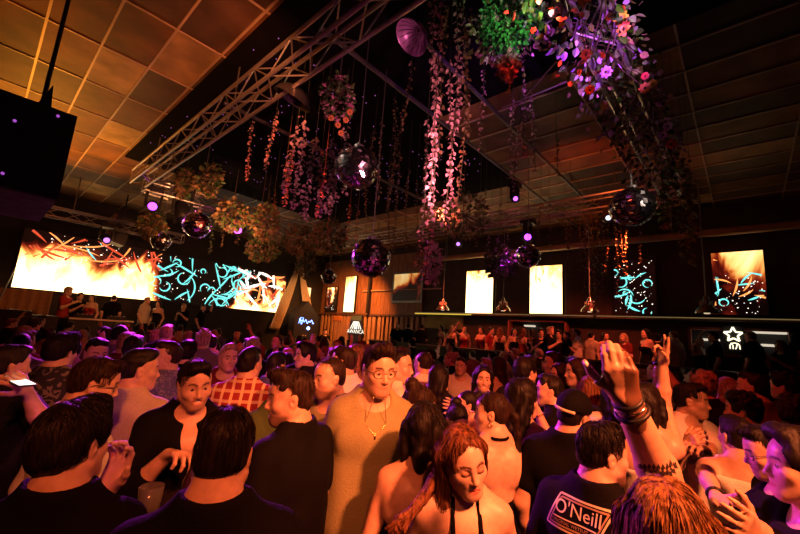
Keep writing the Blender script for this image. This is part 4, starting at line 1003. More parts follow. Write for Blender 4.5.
def make_hair(style, woman, seed, h, strands=0, hl=None):
    """hair solid in the head frame (origin between the eyes' level, y forward)"""
    base = style.split('+')[0]
    long_ = base in ('long', 'long_side', 'straight', 'wavy')
    lo = V(-0.16, -0.23, -0.15); hi = V(0.16, 0.15, 0.20)
    if long_ or base == 'ponytail': lo[2] = -0.52; lo[1] = -0.26
    if base == 'bob': lo[2] = -0.26
    F = Fld(*[axis(lo[a], hi[a], h) for a in range(3)])
    vol = {'short': 0.008, 'crop': 0.004, 'quiff': 0.008, 'curly': 0.020, 'bun': 0.008, 'ponytail': 0.008, 'cap': 0.006, 'thick': 0.018, 'bob': 0.018, 'long': 0.016, 'straight': 0.013, 'wavy': 0.020, 'long_side': 0.015}.get(base, 0.010)
    F.ell((0, -0.014, 0.038), (0.0725 + vol * (0.55 if base in ('short', 'crop', 'quiff') else 0.9), 0.098 + vol, 0.087 + vol), None, 0.01)
    F.ell((0, -0.048, -0.018), (0.064 + vol * 0.5, 0.054 + vol, 0.056), None, 0.03)
    if base in ('quiff', 'thick', 'curly'): F.ell((0.01, 0.055, 0.112), (0.056, 0.046, 0.030 + vol * 0.4), None, 0.03)
    if base == 'short': F.ell((0, 0.045, 0.105), (0.055, 0.045, 0.026), None, 0.03)
    if base == 'curly':
        r = np.random.default_rng(seed + 5)
        for _ in range(46):
            u = r.normal(size=3); u[2] = abs(u[2]) * 0.9 + 0.1; u = nrm(u); c = V(0, -0.014, 0.05) + u * V(0.086, 0.108, 0.10)
            F.ell(c, (0.019,) * 3, None, 0.01)
    # the face and the ears stay free
    hairline = 0.0 if not woman else 0.006
    hi_ = 0.010 if 'high' in style else 0.0
    F.ell((0, 0.120 + hi_ * 0.3, -0.019), (0.079, 0.088 + hi_ * 0.3, 0.122 + hairline + hi_), None, 0.010, 's')
    for s_ in (-1, 1): F.ell((s_ * 0.036, 0.118, 0.022), (0.036, 0.074, 0.062 + hi_), None, 0.010, 's')
    nape = -0.066 if base not in ('crop',) else -0.052
    if not (long_ or base == 'bob'):
        for s in (-1, 1):
            F.ell((s * 0.085, 0.035, -0.068), (0.040, 0.064, 0.062), None, 0.008, 's')
            F.ell((s * 0.086, -0.014, -0.020), (0.029, 0.029, 0.042), None, 0.006, 's')
            F.ell((s * 0.082, -0.052, -0.082), (0.042, 0.055, 0.048), None, 0.012, 's')
        F.cut(tuple(nrm((0, -0.15, -1))), -nape * 0.985 + 0.0, 0.01) if False else F.cut((0, 0, -1), -nape, 0.012)
        F.ell((0, -0.03, -0.115), (0.075, 0.09, 0.045), None, 0.02, 's')
    def sheet(pts, r0, r1, flat=1.0, k=0.02):
        for i in range(len(pts) - 1):
            t0, t1 = i / (len(pts) - 1), (i + 1) / (len(pts) - 1)
            F.cone(pts[i], pts[i + 1], r0 + (r1 - r0) * t0, r0 + (r1 - r0) * t1, k)
    if base == 'bob':
        for s in (-1, 1):
            sheet([V(s * 0.082, 0.02, 0.03), V(s * 0.094, 0.005, -0.06), V(s * 0.088, 0.01, -0.135)], 0.026, 0.022)
            sheet([V(s * 0.070, -0.06, 0.02), V(s * 0.078, -0.06, -0.08), V(s * 0.07, -0.055, -0.15)], 0.036, 0.026)
        sheet([V(0, -0.085, 0.02), V(0, -0.095, -0.08), V(0, -0.08, -0.15)], 0.04, 0.03)
    if base in ('long', 'straight', 'wavy'):
        wv = 0.016 if base == 'wavy' else 0.0
        for s in (-1, -0.5, 0, 0.5, 1):
            yb = -0.085 + 0.05 * s * s
            pts = [V(s * 0.080, yb + 0.02, 0.03)] + [V(s * (0.088 + wv * math.sin(q * 2.3 + seed + s * 3)), yb - 0.012 - 0.014 * q + (0.02 if q > 3 else 0) + wv * math.cos(q * 2 + s), -0.02 - 0.085 * q) for q in range(1, 5)]
            sheet(pts, 0.032, 0.016, k=0.03)
        if 'high' not in style:
            for s in (-1, 1): sheet([V(s * 0.079, 0.022, 0.035), V(s * 0.090, 0.0, -0.05), V(s * 0.095, -0.03, -0.15)], 0.020, 0.018)
        else:
            for s in (-1, 1):
                F.ell((s * 0.086, 0.020, -0.040), (0.030, 0.046, 0.060), None, 0.010, 's')
            F.ell((-0.10, 0.0, -0.14), (0.05, 0.075, 0.09), None, 0.012, 's')
            sheet([V(0.074, -0.045, 0.02), V(0.086, -0.035, -0.07), V(0.098, -0.010, -0.17), V(0.115, 0.01, -0.29), V(0.125, 0.02, -0.38)], 0.034, 0.020)
            sheet([V(0.06, -0.075, 0.02), V(0.085, -0.07, -0.09), V(0.12, -0.05, -0.22), V(0.14, -0.03, -0.34)], 0.034, 0.022)
    if base == 'bun': F.ell((0.0, -0.105, 0.095), (0.046, 0.044, 0.044), None, 0.012)
    if base == 'ponytail':
        F.ell((0, -0.108, 0.03), (0.024, 0.024, 0.024), None, 0.01)
        sheet([V(0, -0.11, 0.03), V(0, -0.15, -0.02), V(0.0, -0.16, -0.12), V(0.0, -0.155, -0.24), V(0, -0.15, -0.36)], 0.024, 0.014)
    F.ripple(0.0045 if base not in ('bun', 'ponytail', 'crop') else 0.002, 75 if base != 'long' else 60, seed, stretch=(1, 1, 0.35 if long_ else 0.8))
    Vt, Q = F.surf()
    if strands: Vt, Q = add_strands(F, Vt, Q, strands, seed, long_ or base in ('bob', 'ponytail'))
    return Vt, Q, None

def add_strands(F, Vt, Q, n, seed, longer, steps=6, step=0.014, wid=0.0012):
    """loose locks combed along the surface, in the same mesh"""
    r = np.random.default_rng(seed + 11)
    g = np.gradient(F.F, *F.A)
    def samp(A, P):
        i = [np.clip(np.searchsorted(a, P[:, q]) - 1, 0, len(a) - 2) for q, a in enumerate(F.A)]
        return A[i[0], i[1], i[2]]
    src = Vt if longer else Vt[Vt[:, 2] > 0.012]
    P = src[r.integers(0, len(src), n)].astype(float)
    crown = V(0, -0.05, 0.13)
    pts = [P]; 
    D = P - crown; D[:, 2] -= 0.04
    for k in range(steps):
        N = np.stack([samp(q, P) for q in g], 1); N /= np.linalg.norm(N, axis=1, keepdims=True) + 1e-9
        D = D * 0.6 + np.stack([np.zeros(n), -0.2 * np.ones(n) * (0 if not longer else 0.2), -np.ones(n)], 1) * (0.09 if longer else 0.03) + r.normal(size=(n, 3)) * 0.012
        d = D - N * np.sum(D * N, 1, keepdims=True); d /= np.linalg.norm(d, axis=1, keepdims=True) + 1e-9
        P = P + d * step
        f = samp(F.F, P); P = P - N * (f - 0.0022)[:, None] * 0.8
        pts.append(P)
    pts = np.stack(pts, 1); m = pts.shape[1]     # n,m,3
    t = np.gradient(pts, axis=1); t /= np.linalg.norm(t, axis=2, keepdims=True) + 1e-9
    sd = np.cross(t, r.normal(size=(n, 1, 3))); sd /= np.linalg.norm(sd, axis=2, keepdims=True) + 1e-9
    wv = wid * np.linspace(1, 0.25, m)[None, :, None]
    A, Bb = pts - sd * wv, pts + sd * wv
    b = len(Vt); W = np.stack([A, Bb], 2).reshape(-1, 3)
    i = np.arange(n)[:, None] * m * 2 + np.arange(m - 1)[None, :] * 2 + b
    q = np.stack([i, i + 1, i + 3, i + 2], 2).reshape(-1, 4)
    return np.concatenate([Vt, W]), np.concatenate([Q, q.astype(Q.dtype)])

# ---- materials for figures
def skin_mat(name, col):
    m, t, b = nt(name)
    va = nd(t, 'ShaderNodeAttribute', attribute_name='tint')
    tc = nd(t, 'ShaderNodeTexCoord'); nz = nd(t, 'ShaderNodeTexNoise'); nz.inputs['Scale'].default_value = 45; nz.inputs['Detail'].default_value = 3
    lk(t, tc.outputs['Object'], nz.inputs['Vector'])
    rp = nd(t, 'ShaderNodeMapRange'); rp.inputs[1].default_value = 0.3; rp.inputs[2].default_value = 0.7; rp.inputs[3].default_value = 0.88; rp.inputs[4].default_value = 1.1
    lk(t, nz.outputs['Fac'], rp.inputs[0])
    a = nd(t, 'ShaderNodeVectorMath', operation='MULTIPLY'); a.inputs[1].default_value = col
    s = nd(t, 'ShaderNodeVectorMath', operation='SCALE')
    lk(t, va.outputs['Color'], a.inputs[0]); lk(t, a.outputs[0], s.inputs[0]); lk(t, rp.outputs[0], s.inputs['Scale'])
    lk(t, s.outputs[0], b.inputs['Base Color'])
    b.inputs['Roughness'].default_value = 0.42; b.inputs['Specular IOR Level'].default_value = 0.45
    bp = nd(t, 'ShaderNodeBump'); bp.inputs['Strength'].default_value = 0.08; bp.inputs['Distance'].default_value = 0.004
    lk(t, nz.outputs['Fac'], bp.inputs['Height']); lk(t, bp.outputs[0], b.inputs['Normal'])
skin_mat('skin_a', (0.62, 0.38, 0.27)); skin_mat('skin_b', (0.50, 0.29, 0.19)); skin_mat('skin_c', (0.70, 0.45, 0.34)); skin_mat('skin_d', (0.26, 0.14, 0.09))
mat('eye_white', (0.42, 0.38, 0.35), 0.2, var=0.02); mat('eye_iris', (0.03, 0.018, 0.012), 0.15, var=0.1); mat('teeth', (0.8, 0.76, 0.68), 0.25, var=0.03)
def hair_mat(name, col, col2):
    m, t, b = nt(name)
    tc = nd(t, 'ShaderNodeTexCoord'); mp = nd(t, 'ShaderNodeMapping'); mp.inputs['Scale'].default_value = (90, 90, 9)
    nz = nd(t, 'ShaderNodeTexNoise'); nz.inputs['Scale'].default_value = 1.0; nz.inputs['Detail'].default_value = 5
    lk(t, tc.outputs['Object'], mp.inputs[0]); lk(t, mp.outputs[0], nz.inputs['Vector'])
    cr = nd(t, 'ShaderNodeValToRGB'); cr.color_ramp.elements[0].position = 0.35; cr.color_ramp.elements[1].position = 0.68
    cr.color_ramp.elements[0].color = (*col, 1); cr.color_ramp.elements[1].color = (*col2, 1)
    lk(t, nz.outputs['Fac'], cr.inputs[0]); lk(t, cr.outputs[0], b.inputs['Base Color'])
    b.inputs['Roughness'].default_value = 0.52; b.inputs['Specular IOR Level'].default_value = 0.2
    bp = nd(t, 'ShaderNodeBump'); bp.inputs['Strength'].default_value = 0.6; bp.inputs['Distance'].default_value = 0.006
    lk(t, nz.outputs['Fac'], bp.inputs['Height']); lk(t, bp.outputs[0], b.inputs['Normal'])
hair_mat('hair_black', (0.004, 0.003, 0.003), (0.014, 0.009, 0.008))
hair_mat('hair_brown', (0.010, 0.005, 0.004), (0.040, 0.019, 0.011))
hair_mat('hair_chestnut', (0.04, 0.014, 0.007), (0.26, 0.10, 0.045))
hair_mat('hair_blonde', (0.05, 0.02, 0.008), (0.42, 0.21, 0.08))
hair_mat('hair_fair', (0.20, 0.12, 0.07), (0.55, 0.38, 0.25))
def cloth(name, col, rough=0.85, var=0.12, scale=140): return mat(name, col, rough, 0, var, scale, 0.25, spec=0.12)
cloth('cloth_black', (0.0035, 0.003, 0.0035)); cloth('cloth_dark', (0.010, 0.009, 0.011)); cloth('cloth_white', (0.72, 0.69, 0.62)); cloth('cloth_cream', (0.52, 0.45, 0.34))
cloth('cloth_olive', (0.20, 0.19, 0.09)); cloth('cloth_sand', (0.27, 0.26, 0.13)); cloth('cloth_green', (0.06, 0.09, 0.03)); cloth('cloth_blue', (0.10, 0.11, 0.25)); cloth('cloth_red', (0.30, 0.03, 0.03))
cloth('cloth_maroon', (0.14, 0.02, 0.025)); cloth('cloth_grey', (0.16, 0.15, 0.15)); cloth('cloth_lace', (0.6, 0.5, 0.36), scale=60); cloth('cloth_brown', (0.16, 0.09, 0.05)); cloth('shoe_dark', (0.03, 0.03, 0.03), 0.5)
def plaid(name):
    m, t, b = nt(name); tc = nd(t, 'ShaderNodeTexCoord'); sx = nd(t, 'ShaderNodeSeparateXYZ'); lk(t, tc.outputs['Object'], sx.inputs[0])
    def band(out, f, w):
        a = nd(t, 'ShaderNodeMath', operation='MULTIPLY'); a.inputs[1].default_value = f; lk(t, out, a.inputs[0])
        g = nd(t, 'ShaderNodeMath', operation='FRACT'); lk(t, a.outputs[0], g.inputs[0])
        h = nd(t, 'ShaderNodeMath', operation='LESS_THAN'); h.inputs[1].default_value = w; lk(t, g.outputs[0], h.inputs[0]); return h.outputs[0]
    h1, h2 = band(sx.outputs[0], 16, 0.30), band(sx.outputs[2], 16, 0.30)
    m1 = nd(t, 'ShaderNodeMix', data_type='RGBA'); m1.inputs[6].default_value = (0.30, 0.02, 0.02, 1); m1.inputs[7].default_value = (0.75, 0.55, 0.30, 1); lk(t, h1, m1.inputs[0])
    m2 = nd(t, 'ShaderNodeMix', data_type='RGBA'); m2.inputs[7].default_value = (0.80, 0.60, 0.34, 1); lk(t, m1.outputs[2], m2.inputs[6])
    mm = nd(t, 'ShaderNodeMath', operation='MULTIPLY'); mm.inputs[1].default_value = 0.65; lk(t, h2, mm.inputs[0]); lk(t, mm.outputs[0], m2.inputs[0])
    lk(t, m2.outputs[2], b.inputs['Base Color']); b.inputs['Roughness'].default_value = 0.85
plaid('cloth_plaid')
def blotch(name, c1, c2, scale):
    m, t, b = nt(name); tc = nd(t, 'ShaderNodeTexCoord'); vo = nd(t, 'ShaderNodeTexNoise'); vo.inputs['Scale'].default_value = scale; vo.inputs['Detail'].default_value = 1; vo.inputs['Distortion'].default_value = 1.5
    lk(t, tc.outputs['Object'], vo.inputs['Vector']); cr = nd(t, 'ShaderNodeValToRGB'); cr.color_ramp.interpolation = 'CONSTANT'
    cr.color_ramp.elements[0].color = (*c1, 1); cr.color_ramp.elements[1].position = 0.56; cr.color_ramp.elements[1].color = (*c2, 1)
    lk(t, vo.outputs['Fac'], cr.inputs[0]); lk(t, cr.outputs[0], b.inputs['Base Color']); b.inputs['Roughness'].default_value = 0.85
blotch('cloth_leafy', (0.012, 0.012, 0.012), (0.16, 0.14, 0.09), 16)
blotch('cloth_stripe', (0.10, 0.10, 0.25), (0.25, 0.22, 0.38), 30)
# ------------------------------------------------------------------ hanging greenery and flowers
def leaf_mat(name, a, b_, rough=0.5):
    m, t, b = nt(name); oi = nd(t, 'ShaderNodeTexCoord'); nz = nd(t, 'ShaderNodeTexNoise'); nz.inputs['Scale'].default_value = 7; nz.inputs['Detail'].default_value = 2
    lk(t, oi.outputs['Object'], nz.inputs['Vector']); cr = nd(t, 'ShaderNodeValToRGB'); cr.color_ramp.elements[0].position = 0.38; cr.color_ramp.elements[1].position = 0.62
    cr.color_ramp.elements[0].color = (*a, 1); cr.color_ramp.elements[1].color = (*b_, 1); lk(t, nz.outputs['Fac'], cr.inputs[0]); lk(t, cr.outputs[0], b.inputs['Base Color'])
    b.inputs['Roughness'].default_value = rough
leaf_mat('leaf_green', (0.03, 0.09, 0.02), (0.14, 0.22, 0.05)); leaf_mat('leaf_dry', (0.16, 0.11, 0.04), (0.34, 0.22, 0.09)); leaf_mat('leaf_pink', (0.45, 0.22, 0.25), (0.75, 0.50, 0.45))
leaf_mat('leaf_moss', (0.02, 0.12, 0.03), (0.08, 0.34, 0.08)); leaf_mat('petal_pink', (0.65, 0.18, 0.35), (0.80, 0.42, 0.50)); leaf_mat('petal_violet', (0.45, 0.22, 0.60), (0.75, 0.60, 0.85))
mat('petal_yellow', (0.75, 0.55, 0.03), 0.5); mat('petal_orange', (0.75, 0.25, 0.05), 0.5); mat('petal_red', (0.60, 0.04, 0.03), 0.5); mat('flower_heart', (0.12, 0.05, 0.02), 0.7); mat('cord_green', (0.08, 0.09, 0.04), 0.7); mat('stem_brown', (0.10, 0.06, 0.03), 0.7)
def leaves(mb, P, D, N, S, wid=0.42):
    """folded leaves: base P, direction D, normal N, length S"""
    P, D, N = np.asarray(P, float), np.asarray(D, float), np.asarray(N, float); S = np.asarray(S, float)[:, None]
    D = D / (np.linalg.norm(D, axis=1, keepdims=True) + 1e-9); T = np.cross(D, N); T /= np.linalg.norm(T, axis=1, keepdims=True) + 1e-9; N = np.cross(T, D)
    pts = [P, P + D * S * 0.3 + T * S * wid * 0.9 + N * S * 0.10, P + D * S * 0.68 + T * S * wid * 0.75 + N * S * 0.08, P + D * S - N * S * 0.06, P + D * S * 0.68 - T * S * wid * 0.75 + N * S * 0.08, P + D * S * 0.3 - T * S * wid * 0.9 + N * S * 0.10]
    A = np.stack(pts, 1).reshape(-1, 3); b = len(mb.v); mb.v.extend(map(tuple, A.tolist()))
    for i in range(len(P)):
        k = b + i * 6; mb.f += [[k, k + 1, k + 2, k + 3], [k + 3, k + 4, k + 5, k]]; mb.m += [mb.mi, mb.mi]
def rndv(n, r): return r.normal(size=(n, 3))
def vine(label, top, length, leaf=0.045, kind='leaf_dry', gap=0.05, sway=0.05, per=2, group='leaf strings hanging over the dance floor', thick=1):
    top = V(*top); r = np.random.default_rng(int(abs(top[0] * 977 + top[1] * 131 + length * 57)) % 99991)
    root = empty('leaf_string', tuple(top), 0, label, 'leaf string', group)
    n = max(4, int(length / gap)); ph = r.uniform(0, 6.28, 2)
    z = np.linspace(0, -length, n)
    pts = np.stack([top[0] + sway * np.sin(z * 1.7 + ph[0]) - sway * math.sin(ph[0]), top[1] + sway * np.sin(z * 1.3 + ph[1]) - sway * math.sin(ph[1]), top[2] + z], 1)
    MB().tube(pts[::max(1, n // 14)].tolist() + [pts[-1].tolist()], 0.004, 4).tube([tuple(top), (top[0], top[1], CEIL - 0.01)], 0.003, 4).build('cord', MATS['cord_green'], root)
    g = MB()
    for t in range(thick):
        for q in range(per):
            a = r.uniform(0, 6.28, n) * 0.25 + q * PI * 2 / per + np.arange(n) * 1.6 + t
            D = np.stack([np.cos(a), np.sin(a), -0.75 + r.uniform(-0.3, 0.3, n)], 1)
            leaves(g, pts + r.normal(size=pts.shape) * 0.012 * thick, D, np.stack([np.zeros(n), np.zeros(n), np.ones(n)], 1) + rndv(n, r) * 0.35, leaf * r.uniform(0.75, 1.2, n), 0.46)
    g.build('leaves', MATS[kind], root); return root
def clump(name, label, c, rad, n, leaf, kinds, cat, group=None, stem=True, flat=0.0):
    """loose mass of leaves round a core of twigs"""
    c = V(*c); r = np.random.default_rng(int(abs(c[0] * 577 + c[1] * 37 + c[2] * 911)) % 99991); root = empty(name, tuple(c), 0, label, cat, group)
    for kd, share in kinds:
        m = int(n * share); u = rndv(m, r); u /= np.linalg.norm(u, axis=1, keepdims=True); q = r.uniform(0.35, 1, m)[:, None] ** 0.6
        g = MB(); leaves(g, c + u * q * np.array(rad), u + rndv(m, r) * 0.6 - np.array([0, 0, 0.5]), rndv(m, r), leaf * r.uniform(0.6, 1.3, m)); g.build('leaves', MATS[kd], root)
    if stem:
        g = MB()
        for k in range(16):
            u = nrm(r.normal(size=3)); g.tube([c, c + u * np.array(rad) * 0.5 + r.normal(size=3) * 0.03, c + u * np.array(rad) * 0.95], [0.009, 0.006, 0.003], 5)
        g.tube([c, (c[0], c[1], CEIL - 0.01)], 0.005, 4); g.build('twigs', MATS['stem_brown'], root)
    return root
def flower(parent, p, r, m, d=(0, -0.6, -0.5), name='flower'):
    M = Vector(d).normalized().to_track_quat('Z', 'Y').to_matrix(); p = Vector(p); g = MB(); n = 8
    for k in range(n):
        a = 2 * PI * k / n; u = Vector((math.cos(a), math.sin(a), 0)); w = Vector((-math.sin(a), math.cos(a), 0))
        q = [u * r * 0.15, u * r * 0.55 + w * r * 0.36 + Vector((0, 0, r * 0.18)), u * r + w * r * 0.14 + Vector((0, 0, r * 0.1)), u * r - w * r * 0.14 + Vector((0, 0, r * 0.1)), u * r * 0.55 - w * r * 0.36 + Vector((0, 0, r * 0.18))]
        g.add([p + M @ v for v in q], [(0, 1, 2, 3, 4)])
    f = g.build(name, MATS[m], parent)
    MB().lathe(p, [(0, r * 0.26), (r * 0.16, r * 0.22), (r * 0.22, r * 0.1), (r * 0.1, 0)], 8, M).build('flower_heart', MATS['flower_heart'], f, True)

# the strings, by where they hang (picture column, rows, distance)
ORD = 'first second third fourth fifth sixth seventh eighth ninth tenth eleventh twelfth thirteenth fourteenth fifteenth sixteenth seventeenth eighteenth nineteenth twentieth twenty-first twenty-second twenty-third twenty-fourth'.split()
def string_px(label, x, y0, y1, d, **k):
    p0 = at(x, y0, d); ln = None
    # keep the foot of the string on the same plumb line
    lo, hi = 0.02, 6.0
    for _ in range(30):
        m = (lo + hi) / 2
        if proj((p0[0], p0[1], p0[2] - m))[1] < y1: lo = m
        else: hi = m
    p0[2] = min(p0[2], CEIL - 0.05)
    return vine(label, p0, lo, **k)
mid = [(428, 120, 262, 4.1, 'leaf_pink', 0.05, 1), (450, 60, 205, 3.8, 'leaf_pink', 0.05, 1), (467, -8, 110, 4.4, 'leaf_pink', 0.05, 1), (433, -8, 280, 3.9, 'leaf_pink', 0.055, 2), (441, -8, 215, 3.7, 'leaf_pink', 0.05, 2), (447, -8, 150, 4.3, 'leaf_dry', 0.05, 1), (456, -8, 230, 4.0, 'leaf_pink', 0.055, 2), (463, -8, 200, 4.1, 'leaf_dry', 0.05, 2), (472, 10, 130, 4.2, 'leaf_dry', 0.05, 1), (484, 70, 150, 4.8, 'leaf_pink', 0.045, 1)]; mid.sort()
for i, (x, a, b, d, kd, lf, th) in enumerate(mid): string_px('long rosy leaf string, %s from the left in the central bundle' % ORD[i], x, a, b, d, kind=kd, leaf=lf * 0.9, thick=1, group='central bundle of leaf strings')
lef = [(297, 130, 190, 4.9), (322, 150, 214, 5.1), (347, 130, 190, 4.9), (286, 165, 205, 5.6), (305, 120, 205, 4.9), (316, 138, 222, 5.0), (333, 138, 212, 4.9), (341, 150, 206, 5.2), (293, 150, 200, 6.0), (325, 168, 215, 6.0), (277, 110, 170, 5.4), (253, 120, 180, 6.2)]
lef.sort()
for i, (x, a, b, d) in enumerate(lef): string_px('short pink leaf string, %s from the left between truss and bright mirror ball' % ORD[i], x, a, b, d, kind='leaf_pink', leaf=0.05, gap=0.045, thick=2 if d < 5.3 else 1, group='pink strings left of the bright mirror ball')
dark = [(262, 205, 235, 7.2), (390, 165, 240, 6.2), (400, 150, 260, 6.0), (409, 170, 245, 6.4), (417, 180, 265, 6.5), (350, 205, 240, 6.6), (358, 210, 250, 7.0), (382, 120, 200, 5.4), (375, 130, 190, 5.6), (423, 210, 262, 6.8)]
dark += [(395, 100, 190, 5.6), (403, 110, 215, 6.2), (412, 60, 130, 5.0), (427, 130, 240, 6.5), (366, 190, 232, 6.9), (318, 200, 235, 7.2), (330, 205, 240, 7.4), (275, 190, 238, 7.4), (480, 200, 245, 7.0), (486, 190, 232, 6.8)]; dark.sort()
for i, (x, a, b, d) in enumerate(dark): string_px('thin dim leaf string, %s from the left around the dark mirror ball' % ORD[i], x, a, b, d, kind='leaf_dry', leaf=0.04, group='dim strings around the dark mirror ball')
rear = [(507, 215, 262, 7.8), (519, 130, 190, 5.6), (549, 215, 255, 8.0), (579, 218, 270, 8.0), (584, 212, 300, 8.1), (593, 215, 315, 8.0), (608, 218, 272, 8.1), (620, 225, 270, 8.2), (492, 205, 252, 7.6), (500, 205, 275, 7.8), (513, 100, 175, 5.2), (524, 62, 158, 4.6), (530, 90, 170, 5.2), (541, 205, 250, 7.8), (556, 120, 172, 5.6), (565, 215, 285, 8.0), (571, 215, 262, 7.6), (588, 212, 318, 8.2), (597, 212, 300, 7.9), (604, 212, 290, 8.0), (614, 222, 300, 8.1), (626, 228, 275, 8.0), (640, 232, 262, 8.2)]; rear.sort()
for i, (x, a, b, d) in enumerate(rear): string_px('sparse yellowish leaf string, %s from the left along the rear truss' % ORD[i], x, a, b, d, kind='leaf_dry' if x > 535 else 'leaf_pink', leaf=0.045, gap=0.05, thick=2 if 580 < x < 600 else 1, group='leaf strings along the rear truss')
for i, (x, a, b, d) in enumerate([(668, 160, 225, 4.6), (676, 165, 262, 4.5), (683, 160, 240, 4.7), (660, 150, 215, 4.4), (690, 175, 250, 4.8)]):
    string_px('ivy string, %s from the left in the tail of the flower garland' % ['second', 'third', 'fourth', 'first', 'fifth'][i], x, a, b, d, kind='leaf_green' if i % 2 else 'leaf_dry', leaf=0.065, thick=2, group='ivy tail of the flower garland')
# garland along the right truss
gr = empty('flower_garland', (5.0, 0.86, 4.75), 0, 'dense violet-lit garland of leaves and flowers wrapped along the upper right truss', 'garland')
r = np.random.default_rng(21)
for kd, n, s in (('leaf_green', 460, 0.085), ('leaf_dry', 240, 0.08), ('petal_violet', 420, 0.075), ('leaf_pink', 200, 0.07)):
    xs = 1.9 + (r.uniform(0, 1, n) ** 1.25) * 5.4; ang = r.uniform(0, 6.28, n); rad = 0.16 + 0.16 * r.uniform(0, 1, n)
    droop = np.where(r.uniform(size=n) < 0.35, r.uniform(0, 0.5, n), 0)
    P = np.stack([xs, 0.86 + rad * np.cos(ang) * 1.2, 4.85 + rad * np.sin(ang) - droop], 1)
    g = MB(); leaves(g, P, np.stack([r.normal(size=n), np.cos(ang), np.sin(ang) - 0.7], 1), rndv(n, r), s * r.uniform(0.6, 1.25, n), 0.40); g.build('leaves' if 'petal' not in kd else 'blossoms', MATS[kd], gr)
g = MB()
for k in range(9):
    a = np.linspace(1.9, 7.2, 40); g.tube([(x, 0.86 + 0.2 * math.cos(x * 3 + k), 4.85 + 0.2 * math.sin(x * 3 + k)) for x in a], 0.006, 4)
g.build('stems', MATS['stem_brown'], gr)
for (x, y, d, rr, m) in ((621, 18, 3.3, 0.06, 'petal_yellow'), (624, 29, 3.3, 0.058, 'petal_orange'), (590, 90, 3.2, 0.04, 'petal_orange'), (645, 88, 3.5, 0.05, 'petal_orange'), (653, 84, 3.5, 0.04, 'petal_orange'), (645, 76, 3.5, 0.035, 'petal_red'), (671, 144, 4.0, 0.05, 'petal_red'), (668, 126, 4.0, 0.05, 'petal_violet'), (663, 135, 4.0, 0.045, 'petal_violet'), (622, 9, 3.2, 0.03, 'petal_red'), (586, 55, 3.2, 0.045, 'petal_violet'), (606, 72, 3.3, 0.05, 'petal_violet')):
    p = at(x, y, d); flower(gr, p, rr, m, tuple(EYE - p))
    MB().tube([tuple(p), tuple((p + V(p[0], 0.9, 4.85)) / 2 + V(0, 0, -0.02)), (p[0], 0.86, 4.85)], 0.004, 4).build('flower_stem', MATS['stem_brown'], gr)
# green bush and its tassel
clump('hanging_bush', 'round vivid green bush hanging at the top of the hall', at(510, 22, 3.6), (0.30, 0.30, 0.22), 1400, 0.034, (('leaf_moss', 1.0),), 'plant')
MB_ = at(510, 22, 3.6)
o = bpy.data.objects['hanging_bush']; MB().tube([tuple(MB_), (MB_[0], MB_[1], CEIL - 0.02)], 0.01, 5).build('cable', MATS['metal_grey'], o)
clump('flower_skirt', 'fringe of pale pink flowers around the green bush', at(508, 34, 3.75), (0.42, 0.42, 0.12), 330, 0.055, (('leaf_pink', 0.5), ('petal_pink', 0.3), ('leaf_dry', 0.2)), 'flowers')
clump('flower_tassel', 'pointed pink flower bunch hanging under the green bush', at(508, 66, 3.6), (0.10, 0.10, 0.13), 190, 0.045, (('petal_pink', 0.7), ('leaf_pink', 0.3)), 'flowers')
string_px('short yellowish leaf tip under the pink flower bunch', 509, 76, 92, 3.6, kind='leaf_dry', leaf=0.035)
# hanging basket by the left truss
clump('hanging_basket', 'leafy hanging basket with orange and pink blooms below the left truss', at(338, 98, 4.5), (0.20, 0.20, 0.28), 420, 0.05, (('leaf_green', 0.6), ('petal_pink', 0.4)), 'plant')
hb = bpy.data.objects['hanging_basket']; q = at(338, 98, 4.5)
for (x, y) in ((331, 118), (338, 125), (346, 120), (350, 112), (341, 133)): flower(hb, at(x, y, 4.3), 0.035, 'petal_orange', tuple(EYE - at(x, y, 4.3)))
MB().tube([tuple(q + V(0, 0, 0.2)), (q[0], q[1], CEIL - 0.02)], 0.008, 5).build('cable', MATS['metal_grey'], hb)
# dry leaf clumps on the trusses
cl = [(463, 215, 7.4, 0.75, 0.55, 'big ivy clump on the rear truss below the central leaf strings'), (433, 262, 7.3, 0.22, 0.50, 'pink drooping flower bunch under the rear truss'), (500, 262, 8.3, 0.45, 0.4, 'ragged ivy tuft at the top of the first white-hot screen'),
      (210, 180, 8.6, 0.35, 0.5, 'bushy dark foliage hanging by the magenta lamp, left side'), (152, 226, 9.3, 0.42, 0.40, 'round leafy ball under the corner moving head'), (232, 215, 9.0, 0.50, 0.45, 'dry leaf tuft left of the magenta lamp beam'), (265, 222, 9.2, 0.45, 0.55, 'dry leaf tuft right below the magenta lamp'),
      (300, 240, 9.8, 0.7, 0.45, 'wide dry garland above the right half of the fire screen'), (330, 236, 9.8, 0.6, 0.5, 'dry garland mass left of the dark mirror ball'), (262, 250, 10.2, 0.6, 0.35, 'low dry garland at the top edge of the fire screen'), (306, 262, 11.5, 0.40, 0.6, 'leaf tuft hanging beside the beige drape'), (185, 182, 8.4, 0.22, 0.42, 'dark tassel of foliage beside the truss corner')]
for (x, y, d, rx, rz, lb) in cl:
    pk = 'pink' in lb
    clump('ivy_clump', lb, at(x, y, d), (rx * 0.72, rx * 0.72, rz * 0.85), 420 if rx > 0.4 else 260, 0.095 if d > 8 else 0.085, (('petal_pink', 0.6), ('leaf_pink', 0.4)) if pk else (('leaf_dry', 0.6), ('leaf_green', 0.4)), 'ivy', 'leaf clumps on the trusses')
